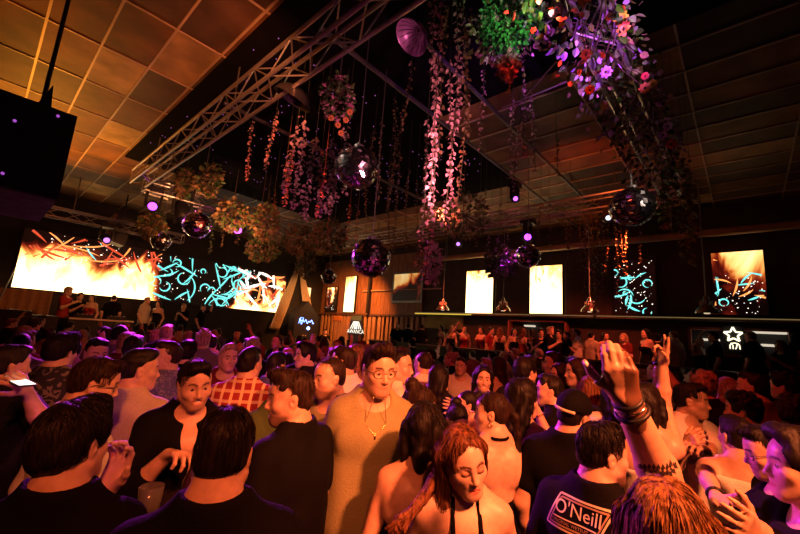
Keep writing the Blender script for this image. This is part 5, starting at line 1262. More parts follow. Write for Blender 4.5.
# far strings on the stage-side truss
r2 = random.Random(8)
for i in range(16):
    x = 2.6 + i * 0.36; z1 = r2.uniform(0.4, 1.1)
    vine('dry leaf string, %s from the left on the truss facing the fire screen' % ORD[i], (x, 10.0 + r2.uniform(-0.2, 0.2), 4.68), z1, leaf=0.07, kind='leaf_dry' if i % 3 else 'leaf_green', gap=0.07, thick=1, group='leaf strings on the stage-side truss')
# slim diagonal rods that catch violet light
for (a, b, lb) in (((512, 112, 4.2), (556, 62, 3.6), 'thin violet-lit rod slanting beside the flower garland'), ((502, 108, 4.2), (576, 78, 4.0), 'second thin rod crossing the violet slanting one')):
    o = MB().tube([at(*a), at(*b)], 0.007, 6).build('rod', MATS['metal_truss']); tag(o, lb, 'rod'); o.name = 'slanting_rod'
# ------------------------------------------------------------------ people
from mathutils.bvhtree import BVHTree
PLACED = []
def bvh_of(o):
    me = o.data; return BVHTree.FromPolygons([v.co[:] for v in me.vertices], [p.vertices[:] for p in me.polygons])
def tube_np(pts, r, n=6):
    b = MB(); b.tube(pts, r, n); return np.array(b.v), b.f
def piece(i, name, pts, r, m, n=6, parent=None, frame='head'):
    """a tube in the head frame (or body frame) as a child"""
    b = MB(); pts = np.array(pts, float)
    if frame == 'head': pts = i['E'] + pts @ i['Rh'].T * HS
    b.tube((pts * i['s']).tolist(), r * i['s'] if not hasattr(r, '__len__') else [q * i['s'] for q in r], n)
    me = mesh_np(name, np.array(b.v), [k for f in b.f for k in f], [len(f) for f in b.f], [MATS[m]], True)
    o = bpy.data.objects.new(name, me); COL.objects.link(o); o.parent = parent or i['root']; return o
mat('glass_frame', (0.02, 0.015, 0.012), 0.3); mat('gold', (0.75, 0.52, 0.22), 0.25, 1.0); mat('silver', (0.8, 0.78, 0.75), 0.2, 1.0); mat('band_black', (0.012, 0.012, 0.014), 0.5); mat('ink', (0.03, 0.02, 0.02), 0.6); mat('nail_white', (0.85, 0.82, 0.78), 0.3); mat('print_cream', (0.75, 0.66, 0.5), 0.7); mat('print_brown', (0.40, 0.26, 0.18), 0.7)
def glasses(i):
    rim = lambda s: [(s * 0.033 + 0.0235 * math.cos(a), 0.094 - 0.012 * abs(s * 0.033 + 0.0235 * math.cos(a)) / 0.05, -0.003 + 0.0205 * math.sin(a)) for a in np.linspace(0, 2 * PI, 21)]
    o = piece(i, 'glasses', rim(1), 0.0017, 'glass_frame')
    piece(i, 'rim', rim(-1), 0.0017, 'glass_frame', parent=o)
    piece(i, 'bridge', [(-0.010, 0.095, 0.002), (0, 0.099, 0.004), (0.010, 0.095, 0.002)], 0.0016, 'glass_frame', parent=o)
    for s in (-1, 1): piece(i, 'temple', [(s * 0.056, 0.083, 0.002), (s * 0.079, 0.05, 0.004), (s * 0.083, 0.0, 0.006), (s * 0.082, -0.022, -0.008)], 0.0018, 'glass_frame', parent=o)
def chain(i):
    bv = bvh_of(i['root']); pts = []
    for a in np.linspace(-1, 1, 25):
        p = i['T'](a * 0.062, 0.16, 1.475 - 0.115 * (1 - abs(a) ** 1.6)); h = bv.find_nearest(Vector(p * i['s']))
        q = np.array(h[0]) / i['s']; n = np.array(h[1]); pts.append(q + n * (0.013 + 0.004))
    piece(i, 'necklace', pts, 0.0016, 'gold', frame='body'); m = pts[12]
    piece(i, 'pendant', [m, m + V(0, 0.004, -0.022)], 0.005, 'gold', frame='body')
def earring(i):
    for s in (-1, 1): piece(i, 'earring', [(s * 0.083 + 0.011 * math.cos(a) * 0.2, -0.006 + 0.012 * math.cos(a), -0.055 + 0.014 * math.sin(a)) for a in np.linspace(0, 2 * PI, 13)], 0.0016, 'gold')
def ring_on(i, side, t, r, w, m, name, n=24):
    Sh, el, wr = i['arms'][side][:3]; p = el + (wr - el) * t; d = nrm(wr - el); a = nrm(np.cross(d, V(0.3, 0.9, 0.2))); b = np.cross(d, a)
    piece(i, name, [p + (a * math.cos(k) + b * math.sin(k)) * r for k in np.linspace(0, 2 * PI, n)], w, m, frame='body')
def straps(i, lines, r=0.005, m='cloth_black'):
    """thin straps laid on the skin"""
    bv = bvh_of(i['root'])
    for ln in lines:
        ln = [i['T'](*p) for p in ln]; pts = []
        for k in range(len(ln) - 1):
            for u in np.linspace(0, 1, 9)[:-1 if k < len(ln) - 2 else None]:
                h = bv.find_nearest(Vector((ln[k] + (ln[k + 1] - ln[k]) * u) * i['s'])); pts.append(np.array(h[0]) / i['s'] + np.array(h[1]) * 0.002)
        piece(i, 'strap', pts, r, m, frame='body')
def P(label, px, py, d, **k):
    i = person(label, px, py, d, **k); PLACED.append((i['W'][0], i['W'][1])); 
    return i
def combo(*f):
    def g(i):
        for q in f: q(i)
    return g
HALT = [[(-0.05, 0.12, 1.33), (-0.05, 0.09, 1.42), (-0.045, 0.0, 1.49), (0, -0.09, 1.485)], [(0.05, 0.12, 1.33), (0.05, 0.09, 1.42), (0.045, 0.0, 1.49), (0, -0.09, 1.485)]]
SPAG = [[(s * 0.075, 0.14, 1.28), (s * 0.085, 0.10, 1.40), (s * 0.088, 0.0, 1.48), (s * 0.085, -0.10, 1.40), (s * 0.075, -0.13, 1.28)] for s in (-1, 1)]

# ---- nearest row
def hair_extra(locks, m, r0=0.016, r1=0.006):
    def f(i):
        for ln in locks:
            pts = []
            for q in ln: pts.append(i['inv'](at(*q)) if len(q) == 3 else (i['E'] + i['Rh'] @ V(*q[:3])))
            n = len(pts); o = piece(i, 'hair_lock', pts, [r0 + (r1 - r0) * k / (n - 1) for k in range(n)], m, 8, frame='body')
    return f
P('back of a thick dark head in black at the near left, hand raised', 72, 446, 1.05, facing=160, head=140, roll=-8, hair='thick', haircol='hair_black', top=('tee', 'cloth_black'), strands=1500, seed=2,
  R=dict(el=(100, 585, 1.02), wr=(104, 492, 1.14), ft=(126, 452, 1.18), nt=(60, 470, 1.0), curl=0.45, thumb=0.5, fine=0.004, free=False), hc=0.010)
P('man in white with glasses in right profile, behind the dark bobbed head', 95, 384, 1.72, facing=110, head=92, pitch=12, hair='short', haircol='hair_brown', top=('long', 'cloth_white'), extras=glasses, seed=3, strands=900)
P('smiling man in an open black shirt facing the camera, arm bent across', 195, 384, 1.86, facing=8, head=16, pitch=10, roll=4, smile=1.0, beard=0.3, hair='short', haircol='hair_black', top=('shirt', 'cloth_black'), seed=5, strands=900,
  R=dict(el=(122, 460, 1.74), wr=(168, 455, 1.6), ft=(188, 453, 1.55), nt=(178, 480, 1.52), curl=0.6, fine=0.004))
P('man in a cream shirt seen from behind, face turned right', 140, 370, 2.15, facing=150, head=100, hair='short', haircol='hair_black', top=('tee', 'cloth_cream'), seed=6, stout=1.1)
P('back of a short dark head with bare nape in black, near centre-left', 224, 452, 1.0, facing=176, head=166, pitch=6, hair='crop', haircol='hair_black', top=('tee', 'cloth_black'), seed=7, strands=1800, stout=1.1, hc=0.010)
P('smiling bearded man in profile facing left, broad black back', 290, 398, 1.64, facing=-128, head=-84, pitch=4, smile=0.9, beard=0.8, hair='quiff', haircol='hair_brown', top=('tee', 'cloth_black'), seed=8, strands=1200, stout=1.25, nose=1.1)
P('man in a green shirt hidden behind the bearded smiling man, hand raised', 281, 388, 2.35, facing=40, head=20, hair='short', top=('tee', 'cloth_green'), seed=9, R=dict(el=(258, 466, 2.2), wr=(266, 455, 2.0), ft=(279, 436, 1.98), nt=(268, 430, 1.7), curl=0.7, fine=0.0045))
P('bearded man in an olive tee looking left, beside the man with glasses', 329, 378, 2.2, facing=-40, head=-62, pitch=4, beard=0.75, hair='crop', haircol='hair_brown', top=('tee', 'cloth_olive'), seed=10, strands=500)
P('tall man with round glasses and necklace in a loose sand-coloured tee', 379, 370, 1.9, facing=8, head=22, pitch=7, hair='quiff', haircol='hair_brown', top=('loose', 'cloth_sand'), legs='cloth_dark', seed=11, extras=combo(glasses, chain), strands=1500, beard=0.15, stout=0.76)
P('man in white right behind the tall man with glasses', 399, 367, 2.7, facing=110, head=80, hair='crop', haircol='hair_black', top=('tee', 'cloth_white'), seed=12)
P('woman with a hair bun looking down, bare shoulders, right of the sand tee', 418, 407, 2.05, facing=110, head=75, pitch=28, woman=True, hair='bun', haircol='hair_brown', top=('strap', 'cloth_black'), seed=13, extras=combo(earring), strands=500)
P('woman with long black hair seen from behind, bare back with a tied bow', 424, 431, 1.58, facing=178, head=172, woman=True, hair='bob', haircol='hair_black', top=('open_back', 'cloth_black'), seed=14, strands=1600,
  extras=lambda i: [piece(i, 'bow', [i['T'](x0, -0.135, 1.27), i['T'](x0 * 2 + x1, -0.15, 1.25 + x1), i['T'](x0 * 0.3, -0.14, 1.17)], 0.004, 'cloth_black', frame='body') for x0, x1 in ((0.01, 0.02), (-0.012, -0.01))])
P('woman with closed eyes and long swept brown hair, front and centre', 464, 461, 1.30, facing=12, head=26, pitch=10, roll=12, woman=True, closed=True, hair='straight+high', haircol='hair_chestnut', top=('halter', 'cloth_black', 0.9), skin='skin_c', seed=15, strands=3800, hc=0.009, hf=0.0036,
  extras=combo(earring, lambda i: straps(i, HALT, 0.004), hair_extra([[(441 + 0.8 * k + 3 * math.sin(k * 2.3), 452 + (k * 7) % 17, 1.20 + 0.012 * (k % 4) + 0.12), (433 + 2.2 * math.cos(k * 1.7), 478 + (k * 5) % 13, 1.19 + 0.012 * (k % 4) + 0.11), (424 - 1.6 * (k % 5), 500 + (k * 3) % 9, 1.17 + 0.01 * (k % 3) + 0.1), (408 - 2.5 * (k % 6), 517 + (k * 5) % 8, 1.24), (385 + 3.2 * (k % 7), 529 + (k * 3) % 7, 1.21)] for k in range(22)], 'hair_chestnut', 0.015, 0.005)),
  L=dict(el=(505, 560, 1.3), wr=(500, 610, 1.2)), R=dict(el=(415, 590, 1.28), wr=(440, 640, 1.15)))
P('dark-haired woman looking down between the bun and the ponytail', 457, 421, 2.4, facing=15, head=22, pitch=32, woman=True, hair='bun', haircol='hair_black', top=('strap', 'cloth_dark'), seed=16, strands=400)
P('woman with a long ponytail and bare back looking left', 491, 413, 2.08, facing=-158, head=-96, pitch=4, woman=True, hair='ponytail', haircol='hair_brown', top=('halter', 'cloth_black'), skin='skin_c', seed=17, strands=1500, extras=combo(earring, lambda i: straps(i, HALT, 0.008)))
P('laughing woman with long dark hair facing the camera', 483, 379, 3.4, facing=5, head=8, smile=1.0, woman=True, hair='wavy', haircol='hair_black', top=('strap', 'cloth_dark'), seed=18)
P('dark long-haired head turned away behind the hair bun', 440, 379, 3.3, facing=160, head=130, woman=True, hair='long', haircol='hair_black', top=('tee', 'cloth_dark'), seed=19, R=dict(el=(452, 420, 2.5), wr=(450, 408, 2.3), ft=(452, 396, 2.3), curl=0.5))
P('woman with long dark hair and white lace top, hand at her mouth', 523, 399, 2.3, facing=165, head=120, woman=True, hair='wavy', haircol='hair_black', top=('strap', 'cloth_lace'), seed=20, strands=700, extras=lambda i: ring_on(i, 1, 0.88, 0.031, 0.005, 'gold', 'bracelet'),
  R=dict(el=(546, 434, 2.35), wr=(537, 410, 2.42), ft=(529, 394, 2.45), nt=(515, 400, 2.5), curl=0.5, fine=0.006))
P('short-haired man in black seen in left profile', 549, 391, 2.75, facing=-100, head=-88, hair='short', haircol='hair_black', top=('tee', 'cloth_black'), seed=21)
def cap_on(i):
    c = i['child']; E, Rh = i['E'], i['Rh']
    F = Fld(axis(-0.13, 0.13, 0.006), axis(-0.16, 0.22, 0.006), axis(-0.03, 0.18, 0.006))
    F.ell((0, -0.014, 0.045), (0.092, 0.112, 0.098), None, 0.01); F.cut((0, -0.1, -1), -0.028); F.cone((-0.05, 0.10, 0.045), (0.05, 0.10, 0.045), 0.012, 0.012, 0.01); F.ell((0, 0.13, 0.042), (0.075, 0.07, 0.010), None, 0.01)
    Vt, Q = F.surf(); c('cap', E + Vt @ Rh.T * HS, Q, MATS['cloth_black'])
    piece(i, 'cap_strap', [(0.090 * math.sin(a), -0.012 - 0.114 * math.cos(a), 0.032) for a in np.linspace(-0.7, 0.7, 9)], 0.009, 'cloth_lace')
P('person in a black cap with a pale back strap, black tee, before the raised arm', 574, 414, 1.95, facing=172, head=150, roll=10, hair='crop', haircol='hair_black', top=('tee', 'cloth_black'), seed=22, extras=cap_on)
# ---- the printed tee
def oneill(i):
    i['aim'] = (577, 518)
    tee = [c for c in i['root'].children if c.name.startswith('t_shirt')][0]; bv = bvh_of(tee); s = i['s']
    def lay(vs, fs, name, m, x0, z0, sh, off):
        out = []
        for v in vs:
            x, z = v[0], v[1]; p = i['T'](x0 + x + sh * z, -0.35, z0 + z); h = bv.ray_cast(Vector(p * s), Vector(i['Rt'] @ V(0, 1, 0)))
            out.append((np.array(h[0]) + np.array(h[1]) * off) if h[0] is not None else p * s * np.array((1, 0.4, 1)))
        me = mesh_np(name, np.array(out), [k for f in fs for k in f], [len(f) for f in fs], [MATS[m]], False); o = bpy.data.objects.new(name, me); COL.objects.link(o); o.parent = tee; return o
    def strip(pts, w, n=14):
        vs, fs = [], []
        for (x0, y0), (x1, y1) in zip(pts[:-1], pts[1:]):
            l = math.hypot(x1 - x0, y1 - y0); nx, ny = -(y1 - y0) / l * w, (x1 - x0) / l * w; b = len(vs)
            for k in range(n + 1): u = k / n; x, y = x0 + (x1 - x0) * u, y0 + (y1 - y0) * u; vs += [(x + nx, y + ny), (x - nx, y - ny)]
            fs += [(b + 2 * k, b + 2 * k + 1, b + 2 * k + 3, b + 2 * k + 2) for k in range(n)]
        return vs, fs
    X0, Z0, SH = -0.035, 1.345, 0.42
    W, H = 0.100, 0.056
    if i.get('aim'):
        a_ = i['inv'](EYE) * s; b_ = i['inv'](at(*i['aim'], 3.0)) * s; h = bv.ray_cast(Vector(a_), Vector(b_ - a_).normalized())
        if h[0] is not None: X0, Z0 = h[0].x / s, h[0].z / s
    for w0, o in ((0.0035, 0.0), (0.0030, 0.011)):
        vs, fs = strip([(-W + o, -H + o), (W - o, -H + o), (W - o, H - o), (-W + o, H - o), (-W + o, -H + o)], w0); lay(vs, fs, 'print_border', 'print_brown' if o else 'print_cream', X0, Z0, SH, 0.003)
    vs, fs = text_mesh("O'Neill", 0.062, 0.0); lay(vs, fs, 'print_lettering', 'print_cream', X0, Z0 + 0.014, 0.0, 0.0035)
    vs, fs = strip([(-W + 0.016, -0.020), (W - 0.016, -0.020)], 0.0022); lay(vs, fs, 'print_line', 'print_cream', X0, Z0, SH, 0.003)
    vs, fs = text_mesh('ORIGINAL WETSUIT CO', 0.0158, 0.0); lay(vs, fs, 'print_lettering', 'print_brown', X0 - 0.010, Z0 - 0.033, 0.0, 0.0035)
P("man in a black tee with a white O'Neill back print, turned right", 603, 454, 1.42, facing=158, head=122, pitch=2, beard=0.85, hair='short', haircol='hair_black', top=('tee', 'cloth_black'), seed=23, strands=1600, stout=1.1, hc=0.010, extras=oneill)
# ---- the raised arm
def tattoos(i):
    bv = bvh_of(i['root']); s = i['s']; Sh, el, wr = i['arms'][1][:3]; d = nrm(wr - el); cam_l = i['inv'](EYE); v = nrm(cam_l - (el + wr) / 2); sd = nrm(np.cross(d, v)); v = np.cross(sd, d)
    def lay(polys, name):
        vs, fs = [], []
        for pl in polys:
            b = len(vs)
            for a, c in pl:
                p = el + d * a + sd * c + v * 0.075; h = bv.ray_cast(Vector(p * s), Vector(-v)); vs.append((np.array(h[0]) + np.array(h[1]) * 0.0008) if h[0] is not None else np.array(el) * s)
            fs.append(list(range(b, len(vs))))
        me = mesh_np(name, np.array(vs), [k for f in fs for k in f], [len(f) for f in fs], [MATS['ink']], False); o = bpy.data.objects.new(name, me); COL.objects.link(o); o.parent = i['root']
    pol = []
    for k in range(9):
        c = -0.036 + k * 0.009; a = 0.175 + 0.006 * math.sin(k * 0.7); pol.append([(a - 0.001, c - 0.004), (a - 0.001, c + 0.004), (a + 0.001, c + 0.004), (a + 0.001, c - 0.004)])
        for q in (-1, 1): pol.append([(a, c), (a + q * 0.008, c + 0.000), (a + q * 0.017, c + 0.007), (a + q * 0.005, c + 0.008)])
    lay(pol, 'tattoo')
    lay([[(0.100 + 0.003 * math.sin(k * 2.1), -0.026 + k * 0.005), (0.100 + 0.003 * math.sin(k * 2.1), -0.0205 + k * 0.005), (0.108 + 0.002 * math.sin(k * 1.3), -0.0205 + k * 0.005), (0.107, -0.026 + k * 0.005)] for k in range(10)], 'tattoo')
    for t, r, w in ((0.995, 0.031, 0.006), (0.90, 0.036, 0.006)): ring_on(i, 1, t, r, w, 'band_black', 'bracelet')
    ring_on(i, 1, 0.95, 0.034, 0.0025, 'silver', 'bracelet')
    H = i['arms'][1][6]; th = [q for q in H if q[3] <= 0.0119][-2:]
    a, b = th[-1][1], th[-1][2]; u = nrm(b - a); n = nrm(i['inv'](EYE) - a)
    piece(i, 'fingernail', [a + u * 0.010 + n * 0.006, b + n * 0.004], [0.0065, 0.005], 'nail_white', 8, frame='body')
    a, b = th[-2][1], th[-2][2]; u = nrm(b - a); p = a + u * 0.004; e1 = nrm(np.cross(u, V(0.2, 0.3, 0.9))); e2 = np.cross(u, e1)
    piece(i, 'finger_ring', [p + (e1 * math.cos(k) + e2 * math.sin(k)) * 0.0135 for k in np.linspace(0, 2 * PI, 16)], 0.003, 'silver', frame='body')
P('blonde head seen from behind at the bottom edge, tattooed arm raised', 667, 538, 0.79, facing=176, head=178, pitch=0, hair='straight', haircol='hair_blonde', top=('tee', 'cloth_black'), seed=24, strands=6000, hc=0.008, hz=0.010, woman=True, extras=tattoos,
  R=dict(el=(676, 512, 0.93), wr=(627, 400, 0.88), ft=(611, 335, 0.86), nt=(612, 372, 1.6), curl=0.6, thumb=0.35, spread=-0.10, fine=0.0032, free=True, thick=1.34))
P('man in a white tee looking right, hands before his chest', 692, 401, 2.6, facing=50, head=84, hair='short', haircol='hair_black', top=('tee', 'cloth_white'), skin='skin_b', seed=25, stout=1.1, strands=500,
  R=dict(el=(668, 462, 2.45), wr=(686, 448, 2.25), ft=(698, 434, 2.2), nt=(705, 455, 2.3), curl=0.7, fine=0.005), L=dict(el=(722, 470, 2.5), wr=(702, 452, 2.25), ft=(690, 440, 2.2), curl=0.7, fine=0.005))
P('dark-haired woman lifting one arm with two fingers up, left of the white tee', 646, 404, 2.2, facing=165, head=150, woman=True, hair='bob', haircol='hair_black', top=('strap', 'cloth_white'), seed=26,
  R=dict(el=(664, 408, 2.22), wr=(663, 364, 2.22), ft=(664, 340, 2.22), nt=(640, 350, 2.2), fingers=[0.05, 0.08, 1.1, 1.2], thumb=0.9, fine=0.0045, free=True, thick=1.05))
P('man with glasses in left profile, black tee, violet light on his brow', 769, 453, 1.66, facing=-70, head=-76, pitch=14, beard=0.35, hair='short', haircol='hair_black', top=('tee', 'cloth_black'), seed=27, strands=900, extras=glasses, stout=1.15)
P('face half cut by the right edge, lit violet', 803, 468, 1.22, facing=-60, head=-70, hair='thick', haircol='hair_black', top=('tee', 'cloth_black'), seed=28, L=dict(el=(790, 545, 1.2), wr=(750, 528, 1.15)))
P('dark-haired man in a white tank top wearing a watch, back turned', 736, 437, 2.05, facing=170, head=215, hair='short', haircol='hair_black', top=('tank', 'cloth_white'), seed=29,
  L=dict(el=(704, 478, 1.72), wr=(722, 514, 1.55), ft=(742, 526, 1.48), nt=(740, 500, 1.4), curl=0.3, fine=0.005), extras=lambda i: ring_on(i, -1, 0.9, 0.031, 0.009, 'band_black', 'watch'))
P('man in a brown tee turned left below the parapet, far right', 752, 388, 3.05, facing=-140, head=-100, hair='short', haircol='hair_black', top=('tee', 'cloth_brown'), seed=30)
P('dark curly head looking left, above the white tank top', 742, 411, 2.6, facing=-110, head=-95, hair='curly', haircol='hair_black', top=('tee', 'cloth_dark'), seed=31)
P('violet-lit curly head at the right edge', 796, 414, 2.6, facing=150, head=150, hair='curly', haircol='hair_brown', top=('tee', 'cloth_dark'), seed=32)
# ---- second rows, left half
P('man in a dark leaf-patterned shirt seen from behind, left side', 61, 352, 2.55, facing=165, head=140, hair='thick', haircol='hair_black', top=('tee', 'cloth_leafy'), seed=33, strands=700)
P('dark-haired head at the left edge beside the leaf-patterned shirt', 9, 366, 2.1, facing=150, head=110, hair='short', haircol='hair_black', top=('tee', 'cloth_dark'), seed=34, R=dict(el=(38, 420, 2.0), wr=(26, 390, 1.85), ft=(20, 382, 1.8), curl=0.8))
P('man facing the camera between the leaf-patterned shirt and the cream shirt', 96, 353, 2.98, facing=15, head=20, pitch=10, hair='short', haircol='hair_black', top=('tee', 'cloth_dark'), seed=35)
P('back of a dark round head behind the man in profile with glasses', 133, 349, 3.2, facing=175, head=165, hair='short', haircol='hair_black', top=('tee', 'cloth_dark'), seed=36)
P('man in a blue striped shirt looking left', 166, 357, 2.85, facing=-120, head=-84, hair='short', haircol='hair_brown', top=('tee', 'cloth_stripe'), seed=37)
P('back of a tidy dark head above the smiling man, dark shirt', 187, 353, 3.4, facing=180, head=174, hair='short', haircol='hair_black', top=('tee', 'cloth_black'), seed=38, strands=500)
P('young fair-haired man in maroon facing the camera', 228, 358, 3.3, facing=5, head=18, smile=0.35, hair='quiff', haircol='hair_fair', top=('tee', 'cloth_maroon'), seed=39)
P('man in a red and cream plaid shirt seen from behind', 250, 364, 2.7, facing=165, head=150, hair='short', haircol='hair_black', top=('tee', 'cloth_plaid'), seed=40, stout=1.15)
P('violet-rimmed fair curly head left of centre, far row', 203, 341, 4.6, facing=175, head=175, hair='curly', haircol='hair_fair', top=('tee', 'cloth_grey'), seed=41)
P('violet-rimmed fair cropped head right of the round dark one', 166, 334, 5.2, facing=175, head=165, hair='quiff', haircol='hair_fair', top=('tee', 'cloth_dark'), seed=42)
P('man in dark blue between the plaid shirt and the bearded man', 276, 366, 3.2, facing=160, head=150, hair='short', haircol='hair_black', top=('tee', 'cloth_blue'), seed=43)
P('woman with long chestnut hair seen from behind, left of the tall man', 356, 358, 3.5, facing=170, head=165, woman=True, hair='long', haircol='hair_chestnut', top=('strap', 'cloth_black'), seed=44)
P('dark head turned left behind the olive tee', 305, 356, 3.65, facing=-120, head=-70, hair='thick', haircol='hair_black', top=('tee', 'cloth_dark'), seed=45)
P('man in violet-lit white shirt behind the olive tee', 343, 362, 3.0, facing=-150, head=-110, hair='short', haircol='hair_brown', top=('tee', 'cloth_white'), seed=46)
# ---- second rows, right half
P('thick dark hair seen from behind, right of the laughing woman', 526, 372, 3.2, facing=170, head=140, hair='thick', haircol='hair_black', top=('tee', 'cloth_dark'), seed=47)
P('violet-lit man in left profile close to the parapet', 554, 364, 4.0, facing=-90, head=-85, hair='short', haircol='hair_black', top=('tee', 'cloth_dark'), seed=48)
P('woman with long straight chestnut hair, back turned, left of the raised arm', 590, 391, 3.0, facing=175, head=170, woman=True, hair='straight', haircol='hair_chestnut', top=('strap', 'cloth_white'), seed=49, strands=600)
P('dark-haired woman right behind the raised arm', 617, 396, 2.65, facing=170, head=165, woman=True, hair='long', haircol='hair_black', top=('tee', 'cloth_white'), seed=50)
P('violet-capped head behind the man in the white tee', 706, 387, 3.3, facing=170, head=165, hair='curly', haircol='hair_fair', top=('tee', 'cloth_dark'), seed=51)
P('dark woman in profile kissing close to the laughing woman', 467, 405, 2.85, facing=-60, head=-80, woman=True, hair='bun', haircol='hair_black', top=('strap', 'cloth_dark'), seed=52, R=dict(el=(462, 425, 2.5), wr=(462, 410, 2.4), ft=(465, 400, 2.4), curl=0.6))
P('face turned left behind the short-haired man in profile', 560, 376, 3.7, facing=-40, head=-60, woman=True, hair='bob', haircol='hair_brown', top=('tee', 'cloth_dark'), seed=53)
P('woman looking left below the parapet, right of the profile man', 577, 373, 3.3, facing=-50, head=-70, woman=True, hair='long', haircol='hair_brown', top=('strap', 'cloth_black'), seed=54)

if 'DBG' in globals():
    L_ = [(a, b) for a, b in PLACED]
    for i_ in range(len(L_)):
        for j_ in range(i_):
            dd = math.hypot(L_[i_][0] - L_[j_][0], L_[i_][1] - L_[j_][1])
            if dd < 0.36: print('CLOSE', j_, i_, round(dd, 2))
# ------------------------------------------------------------------ crowd: built once per kind, then copied
def proto(n, **k):
    i = person('x', loc=(n * 2.0, -40), facing=0, height=1.75, lod=True, hc=0.016, hf=0.0085, hz=0.016, seed=100 + n, **k); return i['root']
UP = lambda s: dict(e=(s * 0.30, 0.10, 1.52), w=(s * 0.27, 0.20, 1.75), curl=0.2, hn=(0, 1, 0))
BENT = lambda s: dict(e=(s * 0.24, -0.02, 1.13), w=(s * 0.10, 0.22, 1.28), curl=0.5)
PRO = [dict(hair='short'), dict(hair='thick', R=BENT(1)), dict(hair='quiff', L=BENT(-1), R=BENT(1)), dict(hair='crop', stout=1.15), dict(hair='curly', R=BENT(1)), dict(hair='short', L=UP(-1)),
       dict(woman=True, hair='long', top=('strap', 'cloth_black')), dict(woman=True, hair='wavy', top=('strap', 'cloth_white'), R=BENT(1)), dict(woman=True, hair='bun', top=('tee', 'cloth_dark')), dict(woman=True, hair='ponytail', top=('strap', 'cloth_black'), R=UP(1)), dict(woman=True, hair='bob', top=('tee', 'cloth_dark'), L=BENT(-1), R=BENT(1))]
DESC = ['short-haired', 'thick-haired', 'quiffed', 'close-cropped', 'curly', 'arm-raising', 'long-haired', 'wavy-haired', 'bun-wearing', 'ponytailed', 'bobbed']
PRO = [proto(n, **k) for n, k in enumerate(PRO)]
USED = [False] * len(PRO)
TOPC = [('cloth_black', 'black'), ('cloth_dark', 'dark'), ('cloth_white', 'white'), ('cloth_maroon', 'maroon'), ('cloth_grey', 'grey'), ('cloth_blue', 'blue'), ('cloth_olive', 'olive'), ('cloth_black', 'black'), ('cloth_red', 'red'), ('cloth_cream', 'cream')]
HAIRC = ['hair_black', 'hair_black', 'hair_brown', 'hair_black', 'hair_chestnut', 'hair_brown', 'hair_fair']
def place(v, p, ang, s, label, group, top, hair, floor=0.0):
    """p: world x, y; ang: heading of the face"""
    if not USED[v]: o = PRO[v]; USED[v] = True
    else: o = copy_tree(PRO[v])
    o.location = (p[0], p[1], floor); o.rotation_euler = (0, 0, ang - PI / 2); o.scale = (s, s, s); o['label'] = label; o['category'] = 'person'; o['group'] = group
    for c in o.children:
        n = c.name.split('.')[0]
        if n == 'hair': c.material_slots[0].link = 'OBJECT'; c.material_slots[0].material = MATS[hair]
        if n in ('t_shirt', 'top', 'shirt'): c.material_slots[0].link = 'OBJECT'; c.material_slots[0].material = MATS[top]
    return o
rc = random.Random(42)
def ordw(n):
    if n < 24: return ORD[n]
    t, u = divmod(n + 1, 10); tens = {2: 'twenty', 3: 'thirty', 4: 'forty', 5: 'fifty'}[t]
    return tens + '-' + ORD[u - 1] if u else {2: 'twentieth', 3: 'thirtieth', 4: 'fortieth', 5: 'fiftieth'}[t]
ROWS = [(3.7, 'nearest'), (4.35, 'second'), (5.05, 'third'), (5.8, 'fourth'), (6.7, 'fifth'), (7.7, 'sixth'), (8.9, 'seventh'), (10.2, 'rearmost')]
PLACED2 = list(PLACED)
for d, nm in ROWS:
    row = []; x = -20.0
    while x < 815:
        q = at(x, 330, d + rc.uniform(-0.22, 0.22)); x += 0.50 * FPX / d * rc.uniform(0.85, 1.2)
        if q[0] > 8.9 or q[0] < -3.0 or q[1] > 12.4 or q[1] < -5: continue
        if min((q[0] - a) ** 2 + (q[1] - b) ** 2 for a, b in PLACED2) < 0.45 ** 2: continue
        row.append(q); PLACED2.append((q[0], q[1]))
    for k, q in enumerate(row):
        v = rc.choice((0, 0, 1, 1, 2, 3, 4, 5, 6, 6, 7, 8, 9, 10)); tp, tn = rc.choice(TOPC); hr = rc.choice(HAIRC)
        to = math.atan2(14 - q[1], 3.5 - q[0]) + rc.uniform(-0.6, 0.6)
        if rc.random() < (0.42 if q[0] > 3.2 else 0.15): to = rc.uniform(0, 6.28)
        s = rc.uniform(0.93, 1.04) * (0.96 if v >= 6 else 1.0)
        place(v, q, to, s, '%s dancer in a %s top, %s from the left in the %s crowd row' % (DESC[v], tn, ordw(k), nm), '%s crowd row on the dance floor' % nm, tp, hr)
